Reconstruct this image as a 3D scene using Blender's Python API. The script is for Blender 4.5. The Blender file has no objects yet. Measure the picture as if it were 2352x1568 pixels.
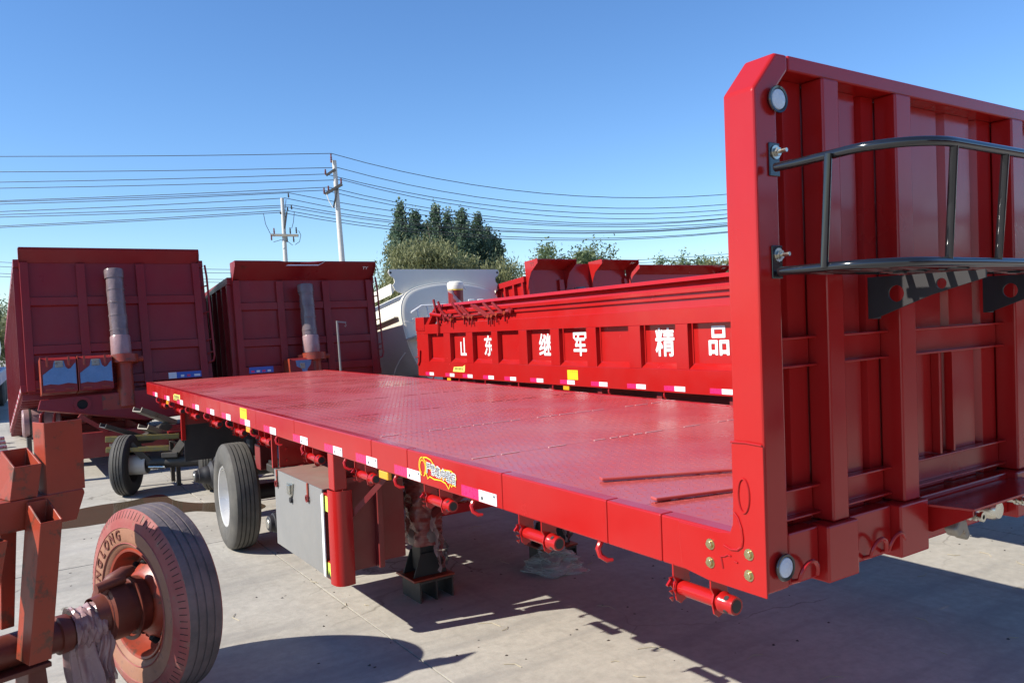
import bpy, math, random
from mathutils import Vector, Matrix
import numpy as np
random.seed(7); rng = np.random.default_rng(7)
R = math.radians
SC = bpy.context.scene
COL = SC.collection

# ---------------------------------------------------------------- camera
cam_d = bpy.data.cameras.new('camera'); cam = bpy.data.objects.new('camera', cam_d); COL.objects.link(cam)
def cam_rot(y, p, r):
    fw = Vector((math.sin(y)*math.cos(p), math.cos(y)*math.cos(p), math.sin(p)))
    rt = Vector((math.cos(y), -math.sin(y), 0)); up = rt.cross(fw)
    rt2 = rt*math.cos(r)+up*math.sin(r); up2 = -rt*math.sin(r)+up*math.cos(r)
    return Matrix((rt2, up2, -fw)).transposed()
CR = cam_rot(.5868, -.0290, -.0385); CP = Vector((0, 0, 2.0646)); FPX = 1845.6
cam.matrix_world = Matrix.Translation(CP) @ CR.to_4x4()
cam_d.sensor_width = 36; cam_d.lens = 36*FPX/2352
cam_d.clip_start = .05; cam_d.clip_end = 3000
SC.camera = cam

# ---------------------------------------------------------------- sky and sun
SUN = Vector((-1.27, .29, 1.0)).normalized()
ELEV = math.asin(SUN.z); AZ = math.atan2(SUN.x, SUN.y)
world = bpy.data.worlds.new('World'); SC.world = world; world.use_nodes = True
wn = world.node_tree.nodes; wl = world.node_tree.links
for n in list(wn): wn.remove(n)
sky = wn.new('ShaderNodeTexSky'); sky.sky_type = 'NISHITA'; sky.sun_disc = False
sky.sun_elevation = ELEV; sky.sun_rotation = AZ
sky.air_density = 1.0; sky.dust_density = .0; sky.ozone_density = 3.0; sky.altitude = 0
bg = wn.new('ShaderNodeBackground'); bg.inputs[1].default_value = .106
gr = wn.new('ShaderNodeHueSaturation'); gr.inputs['Saturation'].default_value = 1.12; gr.inputs['Hue'].default_value = .5
tint = wn.new('ShaderNodeMix'); tint.data_type = 'RGBA'; tint.blend_type = 'MULTIPLY'; tint.inputs[0].default_value = 1; tint.inputs[7].default_value = (.88, 1.0, 1.17, 1)
wo = wn.new('ShaderNodeOutputWorld'); wl.new(sky.outputs[0], gr.inputs['Color']); wl.new(gr.outputs[0], tint.inputs[6]); wl.new(tint.outputs[2], bg.inputs[0]); wl.new(bg.outputs[0], wo.inputs[0])
sd = bpy.data.lights.new('sun', 'SUN'); sd.energy = 5.0; sd.angle = R(.55); sd.color = (1, .945, .85)
sun = bpy.data.objects.new('sun', sd); COL.objects.link(sun)
sun.rotation_euler = SUN.to_track_quat('Z', 'Y').to_euler(); sun.location = (-20, 5, 30)
SC.view_settings.view_transform = 'Standard'; SC.view_settings.look = 'None'
SC.view_settings.exposure = .60; SC.view_settings.gamma = 1

# pixel of a 2352-wide picture -> world point at a given distance along the view axis (used for the far pole line only to read sizes)
def at_depth(px, py, d):
    v = CR @ Vector(((px-1176)*d/FPX, -(py-784)*d/FPX, -d)); return CP + v

# ---------------------------------------------------------------- materials
MATS = {}
def mat(name, col, rough=.5, metal=0, spec=.5, coat=0, var=.12, vscale=3.0, dust=0, dustcol=(.42, .33, .30), bump=0, bscale=40, trans=0, alpha=1, stretch=0, rvar=.1, wear=0, wearcol=(.12, .05, .03)):
    m = bpy.data.materials.new(name); m.use_nodes = True; nt = m.node_tree; N = nt.nodes; L = nt.links
    p = N['Principled BSDF']; p.inputs['Roughness'].default_value = rough; p.inputs['Metallic'].default_value = metal
    p.inputs['Specular IOR Level'].default_value = spec
    if coat: p.inputs['Coat Weight'].default_value = coat; p.inputs['Coat Roughness'].default_value = .08
    if trans: p.inputs['Transmission Weight'].default_value = trans
    p.inputs['Alpha'].default_value = alpha
    tc = N.new('ShaderNodeTexCoord')
    nz = N.new('ShaderNodeTexNoise'); nz.inputs['Scale'].default_value = vscale; nz.inputs['Detail'].default_value = 6; nz.inputs['Roughness'].default_value = .6
    if stretch:
        mpg = N.new('ShaderNodeMapping'); mpg.inputs['Scale'].default_value = (1, 1, stretch); L.new(tc.outputs['Object'], mpg.inputs['Vector']); OBJ = mpg.outputs[0]
    else: OBJ = tc.outputs['Object']
    L.new(OBJ, nz.inputs['Vector'])
    mx = N.new('ShaderNodeMix'); mx.data_type = 'RGBA'
    mx.inputs[6].default_value = (*[c*(1-var) for c in col], 1); mx.inputs[7].default_value = (*[min(1, c*(1+var)) for c in col], 1)
    L.new(nz.outputs['Fac'], mx.inputs[0]); out = mx.outputs[2]
    if wear:
        n3 = N.new('ShaderNodeTexNoise'); n3.inputs['Scale'].default_value = vscale*2.3; n3.inputs['Detail'].default_value = 9; n3.inputs['Roughness'].default_value = .72
        L.new(OBJ, n3.inputs['Vector'])
        r3 = N.new('ShaderNodeValToRGB'); r3.color_ramp.elements[0].position = .60-wear*.25; r3.color_ramp.elements[1].position = .66-wear*.2
        L.new(n3.outputs['Fac'], r3.inputs[0])
        m3 = N.new('ShaderNodeMix'); m3.data_type = 'RGBA'; m3.inputs[7].default_value = (*wearcol, 1)
        L.new(r3.outputs[0], m3.inputs[0]); L.new(out, m3.inputs[6]); out = m3.outputs[2]
    if dust:
        n2 = N.new('ShaderNodeTexNoise'); n2.inputs['Scale'].default_value = vscale*.6; n2.inputs['Detail'].default_value = 8; n2.inputs['Roughness'].default_value = .65
        L.new(OBJ, n2.inputs['Vector'])
        rp = N.new('ShaderNodeMapRange'); rp.inputs['From Min'].default_value = .35; rp.inputs['From Max'].default_value = .7; rp.inputs['To Max'].default_value = dust
        L.new(n2.outputs['Fac'], rp.inputs['Value'])
        m2 = N.new('ShaderNodeMix'); m2.data_type = 'RGBA'; m2.inputs[7].default_value = (*dustcol, 1)
        L.new(rp.outputs[0], m2.inputs[0]); L.new(out, m2.inputs[6]); out = m2.outputs[2]
    L.new(out, p.inputs['Base Color'])
    if rvar:
        n4 = N.new('ShaderNodeTexNoise'); n4.inputs['Scale'].default_value = vscale*1.7; n4.inputs['Detail'].default_value = 5
        L.new(OBJ, n4.inputs['Vector'])
        r4 = N.new('ShaderNodeMapRange'); r4.inputs['From Min'].default_value = .3; r4.inputs['From Max'].default_value = .7
        r4.inputs['To Min'].default_value = max(.02, rough-rvar); r4.inputs['To Max'].default_value = min(1, rough+rvar)
        L.new(n4.outputs['Fac'], r4.inputs['Value']); L.new(r4.outputs[0], p.inputs['Roughness'])
    if bump:
        nb = N.new('ShaderNodeTexNoise'); nb.inputs['Scale'].default_value = bscale; nb.inputs['Detail'].default_value = 5
        L.new(OBJ, nb.inputs['Vector'])
        b = N.new('ShaderNodeBump'); b.inputs['Strength'].default_value = bump; b.inputs['Distance'].default_value = .01
        L.new(nb.outputs['Fac'], b.inputs['Height']); L.new(b.outputs[0], p.inputs['Normal'])
    MATS[name] = m; return m
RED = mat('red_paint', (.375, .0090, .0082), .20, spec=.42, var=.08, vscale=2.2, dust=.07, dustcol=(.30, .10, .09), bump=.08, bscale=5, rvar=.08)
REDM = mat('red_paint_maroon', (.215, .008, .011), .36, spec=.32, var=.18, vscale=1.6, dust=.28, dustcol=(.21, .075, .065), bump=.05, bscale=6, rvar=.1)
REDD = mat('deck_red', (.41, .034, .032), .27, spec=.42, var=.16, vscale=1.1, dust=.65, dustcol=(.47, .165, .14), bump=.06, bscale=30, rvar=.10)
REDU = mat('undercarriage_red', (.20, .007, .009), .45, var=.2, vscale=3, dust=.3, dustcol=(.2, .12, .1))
PRIM = mat('primer_red_worn', (.28, .032, .012), .42, var=.3, vscale=3, wear=.22, wearcol=(.10, .035, .02), dust=.12, dustcol=(.24, .10, .05), bump=.1, bscale=30)
BROWN = mat('primer_brown', (.115, .018, .010), .5, var=.3, vscale=5, dust=.25, dustcol=(.22, .12, .08), bump=.08)
PINK = mat('oversprayed_rubber', (.27, .050, .045), .72, var=.3, vscale=6, dust=.6, dustcol=(.30, .14, .11), wear=.12, wearcol=(.20, .10, .07), bump=.12, bscale=60)
TAN = mat('dusty_brown_rubber', (.30, .135, .075), .75, var=.3, vscale=7, dust=.6, dustcol=(.33, .17, .12), wear=.1, wearcol=(.14, .07, .05), bump=.12, bscale=60)
BLKG = mat('black_gloss', (.010, .010, .012), .12, var=.3, vscale=8, coat=.5, rvar=.06)
BLKM = mat('black_matt', (.014, .013, .015), .6, var=.3, vscale=5, dust=.12, dustcol=(.12, .1, .09))
RUB = mat('rubber', (.060, .056, .050), .78, var=.2, vscale=8, dust=.5, dustcol=(.15, .135, .11), bump=.15, bscale=90)
RUBD = mat('rubber_worn', (.085, .074, .075), .8, var=.35, vscale=9, dust=.8, dustcol=(.20, .150, .150), bump=.35, bscale=45)
GROOVE = mat('tread_groove', (.012, .011, .010), .9, var=.1)
SILV = mat('rim_silver', (.60, .59, .57), .30, metal=.35, var=.08, dust=.25, dustcol=(.4, .36, .3))
ZINC = mat('zinc', (.62, .60, .52), .28, metal=1, var=.15, vscale=20)
BRASS = mat('yellow_zinc', (.62, .53, .28), .30, metal=1, var=.2, vscale=30)
STEEL = mat('bare_steel', (.30, .27, .22), .5, metal=.4, var=.35, vscale=6, wear=.15, wearcol=(.18, .10, .05))
DSTEEL = mat('dark_steel', (.060, .055, .050), .5, metal=.4, var=.3, vscale=5, dust=.3, dustcol=(.2, .16, .12))
YEL = mat('yellow_worn', (.33, .25, .07), .5, var=.3, vscale=8, wear=.3, wearcol=(.22, .19, .15))
GREY = mat('grey_paint', (.205, .203, .195), .42, var=.06, vscale=4, dust=.2, dustcol=(.36, .33, .29))
LIDM = mat('dusty_lid', (.26, .17, .135), .6, var=.2, vscale=5, dust=.4, dustcol=(.34, .10, .09))
WHITE = mat('white_paint', (.72, .72, .70), .35, var=.03)
CREAM = mat('tank_white', (.76, .72, .61), .38, var=.05, vscale=2, dust=.18, dustcol=(.5, .45, .36))
POLE = mat('pole_concrete', (.55, .53, .49), .8, var=.1, vscale=4, bump=.2, bscale=20)
FILM = mat('plastic_film_red', (.27, .035, .032), .2, var=.5, vscale=5, stretch=6, dust=.55, dustcol=(.36, .28, .27), bump=.4, bscale=16, rvar=.12, alpha=.82)
FILMG = mat('plastic_film_grey', (.20, .150, .150), .18, var=.4, vscale=9, dust=.5, dustcol=(.09, .055, .06), bump=.4, bscale=14, rvar=.12, alpha=.9)
FILMP = mat('plastic_film_pale', (.36, .23, .23), .26, var=.2, vscale=7, dust=.35, dustcol=(.26, .11, .11), bump=.35, bscale=20, alpha=.86)
FILMW = mat('plastic_film_white', (.62, .58, .53), .25, var=.15, vscale=10, bump=.3, bscale=20, alpha=.6)
BLUEF = mat('blue_film', (.11, .20, .36), .28, var=.3, vscale=5, bump=.3, bscale=8)
STBLUE = mat('sticker_blue', (.045, .11, .42), .4, var=.1)
STRED = mat('tape_red', (.72, .02, .12), .3, var=.06, vscale=30)
STWHI = mat('tape_white', (.70, .70, .70), .35, var=.03, vscale=30)
STYEL = mat('sticker_yellow', (.85, .58, .02), .4, var=.04, vscale=30)
STYEL2 = mat('sticker_lemon', (.80, .72, .16), .4, var=.04, vscale=30)
LIME = mat('tape_lime', (.62, .82, .12), .35, var=.05)
ORANGE = mat('badge_orange', (.85, .36, .02), .4, var=.05, vscale=30)
INK = mat('ink', (.02, .018, .018), .5, var=.1)
AMBER = mat('amber_lens', (.80, .34, .02), .15, var=.15, vscale=40)
LENS = mat('lamp_lens', (.60, .63, .68), .12, var=.12, vscale=50, bump=.3, bscale=120)
WIRE = mat('cable', (.020, .022, .030), .6, var=.1)
PORC = mat('insulator_brown', (.16, .04, .03), .3, var=.2)
BARK = mat('bark', (.15, .115, .085), .9, var=.3, vscale=6, bump=.5)
MUD = mat('puddle_water', (.085, .062, .042), .04, spec=.5, var=.2, vscale=2, rvar=.02)
HYD = mat('dark_tread', (.035, .033, .031), .8, var=.2)
TANKB = mat('far_tank_white', (.72, .74, .76), .4, var=.05)
TANKBL = mat('far_tank_blue', (.05, .12, .38), .4, var=.1)

def leaf_mat(name, c1, c2):
    m = bpy.data.materials.new(name); m.use_nodes = True; nt = m.node_tree; N = nt.nodes; L = nt.links
    p = N['Principled BSDF']; p.inputs['Roughness'].default_value = .55
    tc = N.new('ShaderNodeTexCoord'); nz = N.new('ShaderNodeTexNoise'); nz.inputs['Scale'].default_value = 1.3; nz.inputs['Detail'].default_value = 8
    L.new(tc.outputs['Object'], nz.inputs['Vector'])
    rp = N.new('ShaderNodeValToRGB'); rp.color_ramp.elements[0].position = .35; rp.color_ramp.elements[1].position = .65
    rp.color_ramp.elements[0].color = (*c1, 1); rp.color_ramp.elements[1].color = (*c2, 1)
    L.new(nz.outputs['Fac'], rp.inputs[0]); L.new(rp.outputs[0], p.inputs['Base Color'])
    tr = N.new('ShaderNodeBsdfTranslucent'); L.new(rp.outputs[0], tr.inputs[0])
    ms = N.new('ShaderNodeMixShader'); ms.inputs[0].default_value = .35
    L.new(p.outputs[0], ms.inputs[1]); L.new(tr.outputs[0], ms.inputs[2]); L.new(ms.outputs[0], N['Material Output'].inputs[0])
    return m
LPOP = leaf_mat('poplar_leaf', (.060, .105, .065), (.140, .205, .125))
LWIL = leaf_mat('willow_leaf', (.150, .165, .065), (.260, .265, .125))
LLOC = leaf_mat('locust_leaf', (.085, .130, .055), (.180, .220, .100))

def ground_mat():
    m = bpy.data.materials.new('concrete_yard'); m.use_nodes = True; nt = m.node_tree; N = nt.nodes; L = nt.links
    p = N['Principled BSDF']; p.inputs['Roughness'].default_value = .82; p.inputs['Specular IOR Level'].default_value = .3
    g = N.new('ShaderNodeNewGeometry'); pos = g.outputs['Position']
    def noise(sc, det=8, ro=.6, vec=pos):
        n = N.new('ShaderNodeTexNoise'); n.inputs['Scale'].default_value = sc; n.inputs['Detail'].default_value = det; n.inputs['Roughness'].default_value = ro
        L.new(vec, n.inputs['Vector']); return n.outputs['Fac']
    def ramp(fac, a, b, c0, c1):
        r = N.new('ShaderNodeValToRGB'); r.color_ramp.elements[0].position = a; r.color_ramp.elements[1].position = b
        r.color_ramp.elements[0].color = c0; r.color_ramp.elements[1].color = c1; L.new(fac, r.inputs[0]); return r.outputs[0]
    def mix(f, a, b, mode='MIX'):
        x = N.new('ShaderNodeMix'); x.data_type = 'RGBA'; x.blend_type = mode
        if isinstance(f, float): x.inputs[0].default_value = f
        else: L.new(f, x.inputs[0])
        for i, v in ((6, a), (7, b)):
            if isinstance(v, tuple): x.inputs[i].default_value = v
            else: L.new(v, x.inputs[i])
        return x.outputs[2]
    base = ramp(noise(.55, 9, .62), .3, .72, (.325, .302, .258, 1), (.490, .460, .400, 1))
    fine = ramp(noise(14, 8, .7), .3, .7, (.82, .82, .82, 1), (1.08, 1.08, 1.08, 1))
    c = mix(1.0, base, fine, 'MULTIPLY')
    # scrub streaks dragged along the yard
    mp = N.new('ShaderNodeMapping'); mp.inputs['Scale'].default_value = (.35, 2.2, 1); mp.inputs['Rotation'].default_value = (0, 0, .5); L.new(pos, mp.inputs['Vector'])
    st = ramp(noise(1.6, 6, .6, mp.outputs[0]), .52, .68, (0, 0, 0, 1), (.55, .55, .55, 1))
    c = mix(st, c, (.250, .238, .218, 1))
    pale = ramp(noise(.33, 5, .55), .56, .68, (0, 0, 0, 1), (.6, .6, .6, 1)); c = mix(pale, c, (.54, .51, .455, 1))
    oil = ramp(noise(1.1, 9, .7), .645, .70, (0, 0, 0, 1), (.6, .6, .6, 1)); c = mix(oil, c, (.17, .155, .135, 1))
    # hairline cracks: warped cell borders, broken up by a mask
    wv = N.new('ShaderNodeVectorMath'); wv.operation = 'MULTIPLY_ADD'
    wn_ = N.new('ShaderNodeTexNoise'); wn_.inputs['Scale'].default_value = 1.4; wn_.inputs['Detail'].default_value = 6; L.new(pos, wn_.inputs['Vector'])
    L.new(wn_.outputs['Color'], wv.inputs[0]); wv.inputs[1].default_value = (.9, .9, 0); L.new(pos, wv.inputs[2])
    vo = N.new('ShaderNodeTexVoronoi'); vo.feature = 'DISTANCE_TO_EDGE'; vo.inputs['Scale'].default_value = .42; L.new(wv.outputs[0], vo.inputs['Vector'])
    cr = ramp(vo.outputs['Distance'], .0012, .0045, (1, 1, 1, 1), (0, 0, 0, 1))
    ms_ = ramp(noise(.5, 3, .5), .48, .58, (0, 0, 0, 1), (.75, .75, .75, 1))
    c = mix(mix(1.0, cr, ms_, 'MULTIPLY'), c, (.13, .115, .095, 1))
    # tyre scuffs: long soft bands
    mp2 = N.new('ShaderNodeMapping'); mp2.inputs['Scale'].default_value = (3.2, .10, 1); mp2.inputs['Rotation'].default_value = (0, 0, -.35); L.new(pos, mp2.inputs['Vector'])
    sc_ = ramp(noise(1.0, 4, .55, mp2.outputs[0]), .60, .70, (0, 0, 0, 1), (.38, .38, .38, 1)); c = mix(sc_, c, (.20, .185, .165, 1))
    spk = ramp(noise(38, 3, .5), .76, .79, (0, 0, 0, 1), (.8, .8, .8, 1)); c = mix(spk, c, (.14, .125, .11, 1))
    L.new(c, p.inputs['Base Color'])
    b = N.new('ShaderNodeBump'); b.inputs['Strength'].default_value = .35; b.inputs['Distance'].default_value = .012
    L.new(noise(9, 9, .7), b.inputs['Height']); L.new(b.outputs[0], p.inputs['Normal'])
    return m
CONC = ground_mat()

# ---------------------------------------------------------------- mesh helpers
class MB:
    def __init__(s): s.v = []; s.f = []
    def raw(s, v, f):
        o = len(s.v); s.v += [tuple(x) for x in v]; s.f += [tuple(i+o for i in q) for q in f]; return s
    def box(s, x0, x1, y0, y1, z0, z1):
        v = [(x, y, z) for z in (z0, z1) for y in (y0, y1) for x in (x0, x1)]
        return s.raw(v, [(0, 2, 3, 1), (4, 5, 7, 6), (0, 1, 5, 4), (2, 6, 7, 3), (0, 4, 6, 2), (1, 3, 7, 5)])
    def prism(s, poly, axis, a, b):
        # poly: 2-D points in the two other axes (order x,y,z without `axis`), extruded from a to b
        n = len(poly)
        def P(p, t):
            return {'x': (t, p[0], p[1]), 'y': (p[0], t, p[1]), 'z': (p[0], p[1], t)}[axis]
        v = [P(p, a) for p in poly]+[P(p, b) for p in poly]
        f = [tuple(range(n))[::-1], tuple(range(n, 2*n))]+[(i, (i+1) % n, n+(i+1) % n, n+i) for i in range(n)]
        return s.raw(v, f)
    def bar(s, a, b, w, h, up=(0, 0, 1)):
        a = Vector(a); b = Vector(b); d = (b-a).normalized(); u = Vector(up)
        sd = d.cross(u)
        if sd.length < 1e-4: sd = d.cross(Vector((1, 0, 0)))
        sd.normalize(); u = sd.cross(d)
        v = [p+sd*i*w/2+u*j*h/2 for p in (a, b) for i, j in ((-1, -1), (1, -1), (1, 1), (-1, 1))]
        return s.raw(v, [(0, 1, 2, 3)[::-1], (4, 5, 6, 7)]+[(i, (i+1) % 4, 4+(i+1) % 4, 4+i) for i in range(4)])
    def tube(s, pts, r, n=10, caps=True):
        pts = [Vector(p) for p in pts]; rr = r if isinstance(r, (list, tuple)) else [r]*len(pts)
        d0 = (pts[1]-pts[0]).normalized(); ref = Vector((0, 0, 1)) if abs(d0.z) < .9 else Vector((1, 0, 0))
        u = d0.cross(ref).normalized(); v = []; f = []
        for i, p in enumerate(pts):
            d = (pts[min(i+1, len(pts)-1)]-pts[max(i-1, 0)]).normalized()
            u = (u-d*u.dot(d)).normalized(); w = d.cross(u)
            for k in range(n):
                t = 2*math.pi*k/n; v.append(p+(u*math.cos(t)+w*math.sin(t))*rr[i])
        for i in range(len(pts)-1):
            for k in range(n): f.append((i*n+k, i*n+(k+1) % n, (i+1)*n+(k+1) % n, (i+1)*n+k))
        if caps: f.append(tuple(range(n))[::-1]); f.append(tuple(range((len(pts)-1)*n, len(pts)*n)))
        return s.raw(v, f)
    def lathe(s, prof, n=48, axis='x', c=(0, 0, 0), closed=False):
        # prof: (offset along axis, radius)
        v = []; f = []; m = len(prof)
        for k in range(n):
            t = 2*math.pi*k/n; cs, sn = math.cos(t), math.sin(t)
            for a, r in prof:
                p = {'x': (a, r*cs, r*sn), 'y': (r*cs, a, r*sn), 'z': (r*cs, r*sn, a)}[axis]
                v.append((p[0]+c[0], p[1]+c[1], p[2]+c[2]))
        for k in range(n):
            k2 = (k+1) % n
            for i in range(m if closed else m-1): f.append((k*m+i, k*m+(i+1) % m, k2*m+(i+1) % m, k2*m+i))
        return s.raw(v, f)
    def text(s, body, size, fn, bold=0.0, ext=.0, sx=1.0):
        if bold > .003:            # heavy brush weight: several slightly shifted copies, each a hair deeper
            for i, (dx, dy) in enumerate(((0, 0), (1, 0), (-1, 0), (0, 1), (0, -1), (.7, .7), (-.7, .7), (.7, -.7), (-.7, -.7))):
                s.text(body, size, lambda a, b, c, dx=dx, dy=dy, i=i: fn(a+dx*bold, b+dy*bold, c-i*.0001), 0, ext, sx)
            return s
        c = bpy.data.curves.new('t', 'FONT'); c.body = body; c.size = size; c.align_x = 'CENTER'; c.align_y = 'CENTER'; c.offset = bold; c.extrude = ext; c.resolution_u = 3
        o = bpy.data.objects.new('t', c); COL.objects.link(o); bpy.context.view_layer.update()
        me = bpy.data.meshes.new_from_object(o.evaluated_get(bpy.context.evaluated_depsgraph_get()))
        s.raw([fn(v.co.x*sx, v.co.y, v.co.z) for v in me.vertices], [tuple(p.vertices) for p in me.polygons])
        bpy.data.objects.remove(o); bpy.data.curves.remove(c); bpy.data.meshes.remove(me); return s
    def map(s, fn): s.v = [tuple(fn(*p)) for p in s.v]; return s
    def mesh(s, name, m, smooth=False, angle=40):
        me = bpy.data.meshes.new(name); me.from_pydata(s.v, [], s.f); me.materials.append(m)
        if smooth:
            me.polygons.foreach_set('use_smooth', [True]*len(me.polygons)); me.set_sharp_from_angle(angle=R(angle))
        me.update(); return me
    def build(s, name, m, parent=None, smooth=False, bevel=0, loc=None, rot=None, seg=2):
        o = bpy.data.objects.new(name, s.mesh(name, m, smooth)); COL.objects.link(o)
        if parent: o.parent = parent
        if loc: o.location = loc
        if rot: o.rotation_euler = rot
        if bevel: bev(o, bevel, seg)
        return o
def bev(o, w, seg=2):
    b = o.modifiers.new('bevel', 'BEVEL'); b.width = w; b.segments = seg; b.limit_method = 'ANGLE'; b.angle_limit = R(35)
def box(name, m, parent, x0, x1, y0, y1, z0, z1, bevel=0): return MB().box(x0, x1, y0, y1, z0, z1).build(name, m, parent, bevel=bevel)
def bar(name, m, parent, a, b, w, h, bevel=0, up=(0, 0, 1)): return MB().bar(a, b, w, h, up).build(name, m, parent, bevel=bevel)
def tube(name, m, parent, pts, r, n=10): return MB().tube(pts, r, n).build(name, m, parent, smooth=True)
def tag(o, label, cat, group=None):
    o['label'] = label; o['category'] = cat
    if group: o['group'] = group
    return o
def empty(name, loc=(0, 0, 0), rot=(0, 0, 0)):
    o = bpy.data.objects.new(name, None); COL.objects.link(o); o.location = loc; o.rotation_euler = rot; o.empty_display_size = .3; return o
def copy_part(o, parent, loc=None):
    c = o.copy(); COL.objects.link(c); c.parent = parent
    if loc is not None: c.location = loc
    for ch in list(o.children): copy_part(ch, c)
    return c
def struct(o): o['kind'] = 'structure'; return o
def stuff(o): o['kind'] = 'stuff'; return o

# ================================================================ GROUND
g = MB(); g.raw([(-400, -200, -.012), (600, -200, -.012), (600, 900, -.012), (-400, 900, -.012)], [(0, 1, 2, 3)])
ground = struct(g.build('ground', CONC))
# cast slabs with open joints, near the camera
xs = [-8.6, -3.2, 2.165, 7.5, 12.9, 18.3]; ys = [-3.5, 2.0, 8.1, 14.2, 20.3]
def wob(a, b, n=14):
    return [a+(b-a)*i/n for i in range(n+1)]
for i in range(len(xs)-1):
    for j in range(len(ys)-1):
        x0, x1, y0, y1 = xs[i]+.004, xs[i+1]-.004, ys[j]+.004, ys[j+1]-.004
        e = []
        for t in wob(x0, x1): e.append((t, y0+rng.uniform(0, .006)))
        for t in wob(y0, y1)[1:]: e.append((x1-rng.uniform(0, .007), t))
        for t in wob(x1, x0)[1:]: e.append((t, y1-rng.uniform(0, .006)))
        for t in wob(y1, y0)[1:-1]: e.append((x0+rng.uniform(0, .007), t))
        MB().prism(e, 'z', -.011, 0).build('concrete_slab', CONC, ground)

# ================================================================ FLATBED TRAILER
FB = empty('flatbed_trailer', (1.84, 1.5, 0))
tag(FB, 'long red flatbed semi-trailer with empty chequer-plate deck and tall red headboard', 'trailer')
LEN, WID, ZD, ZR = 10.06, 2.5, 1.40, 1.245
# deck plates
seams = [.02, .56, 1.80, 2.84, 3.95, 5.1, 6.3, 7.5, 8.75, LEN-.02]
for a, b in zip(seams[:-1], seams[1:]):
    box('deck_plate', REDD, FB, .062, WID-.062, a+.0015, b-.0015, ZD-.008, ZD)
for a in seams[1:-1]:                     # broken weld beads along the seams
    x = .1
    w = MB()
    while x < WID-.15:
        l = random.uniform(.05, .14)
        if random.random() < .72: w.box(x, x+l, a-.004, a+.004, ZD-.001, ZD+.003)
        x += l+random.uniform(.01, .05)
    stuff(w.build('weld_bead', mat('weld_'+str(int(a*100)), (.62, .36, .34), .5, var=.2) if a in (1.8, 2.84) else REDD, FB))
# chequer lugs
lv = []; lf = []
P = .036; k = 0
for iy in range(int(LEN/P)-1):
    for ix in range(int((WID-.16)/P)):
        cx = .09+ix*P+(P/2 if iy % 2 else 0); cy = .05+iy*P
        t = R(45) if (ix+iy) % 2 else R(-45)
        c, s_ = math.cos(t), math.sin(t); a, b, h = .0112, .0040, .0013
        o = len(lv)
        for (px, py, pz) in ((-a, 0, 0), (0, -b, 0), (a, 0, 0), (0, b, 0), (-a*.5, 0, h), (a*.5, 0, h)):
            lv.append((cx+px*c-py*s_, cy+px*s_+py*c, ZD+pz))
        lf += [(o, o+1, o+4), (o+1, o+5, o+4), (o+1, o+2, o+5), (o+2, o+3, o+5), (o+3, o+4, o+5), (o+3, o, o+4)]
stuff(MB().raw(lv, lf).build('tread_lugs', REDD, FB))
# rails, in welded lengths
rs = [.112, .425, .70, 1.39, 2.30, 2.76, 4.10, 5.05, 6.2, 7.4, 8.7, LEN]
for a, b in zip(rs[:-1], rs[1:]):
    for side in (0, 1):
        u0, u1 = (0, .062) if side == 0 else (WID-.062, WID)
        m = MB().box(u0, u1, a+.0012, b-.0012, ZR, ZD+.003)
        m.build('side_rail', RED, FB, bevel=.006)
box('rear_rail', RED, FB, .0625, WID-.0625, LEN-.06, LEN-.001, ZR, ZD-.009, .004)
# frame below
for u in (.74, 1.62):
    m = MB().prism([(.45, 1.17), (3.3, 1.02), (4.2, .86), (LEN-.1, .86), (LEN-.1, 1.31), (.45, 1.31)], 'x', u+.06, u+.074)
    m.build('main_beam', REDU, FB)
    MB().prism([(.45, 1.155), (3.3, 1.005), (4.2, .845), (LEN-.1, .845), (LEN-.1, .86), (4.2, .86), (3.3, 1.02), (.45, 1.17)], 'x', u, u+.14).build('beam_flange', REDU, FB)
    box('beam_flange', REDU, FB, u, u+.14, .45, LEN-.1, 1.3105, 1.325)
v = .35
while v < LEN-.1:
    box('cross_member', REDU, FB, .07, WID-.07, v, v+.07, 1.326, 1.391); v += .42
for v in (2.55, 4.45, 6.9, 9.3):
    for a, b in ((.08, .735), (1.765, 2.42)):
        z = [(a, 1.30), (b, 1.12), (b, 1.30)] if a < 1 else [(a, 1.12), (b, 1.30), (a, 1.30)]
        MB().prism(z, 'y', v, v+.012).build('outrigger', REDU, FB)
# reflective tape pieces
tape_red = MB().box(-.0025, -.0002, 0, .155, 1.254, 1.303).mesh('tape_red', STRED)
tape_wh = MB().box(-.0027, -.0002, -.148, 0, 1.252, 1.304).mesh('tape_white', STWHI)
ink = MB().box(-.0032, -.0027, -.035, -.02, 1.262, 1.276).box(-.0032, -.0027, -.135, -.123, 1.286, 1.296).mesh('tape_print', INK)
for y in (3.08, 3.80, 4.33, 4.85, 5.47, 6.17, 6.86, 7.47, 8.06, 8.69, 9.45, 10.20, 10.95):
    for nm, me in (('tape_red', tape_red), ('tape_white', tape_wh)):
        o = bpy.data.objects.new(nm, me); COL.objects.link(o); o.parent = FB; o.location = (0, y-1.5, 0)
        if nm == 'tape_white' and y < 6:
            q = bpy.data.objects.new('tape_print', ink); COL.objects.link(q); q.parent = o
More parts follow.
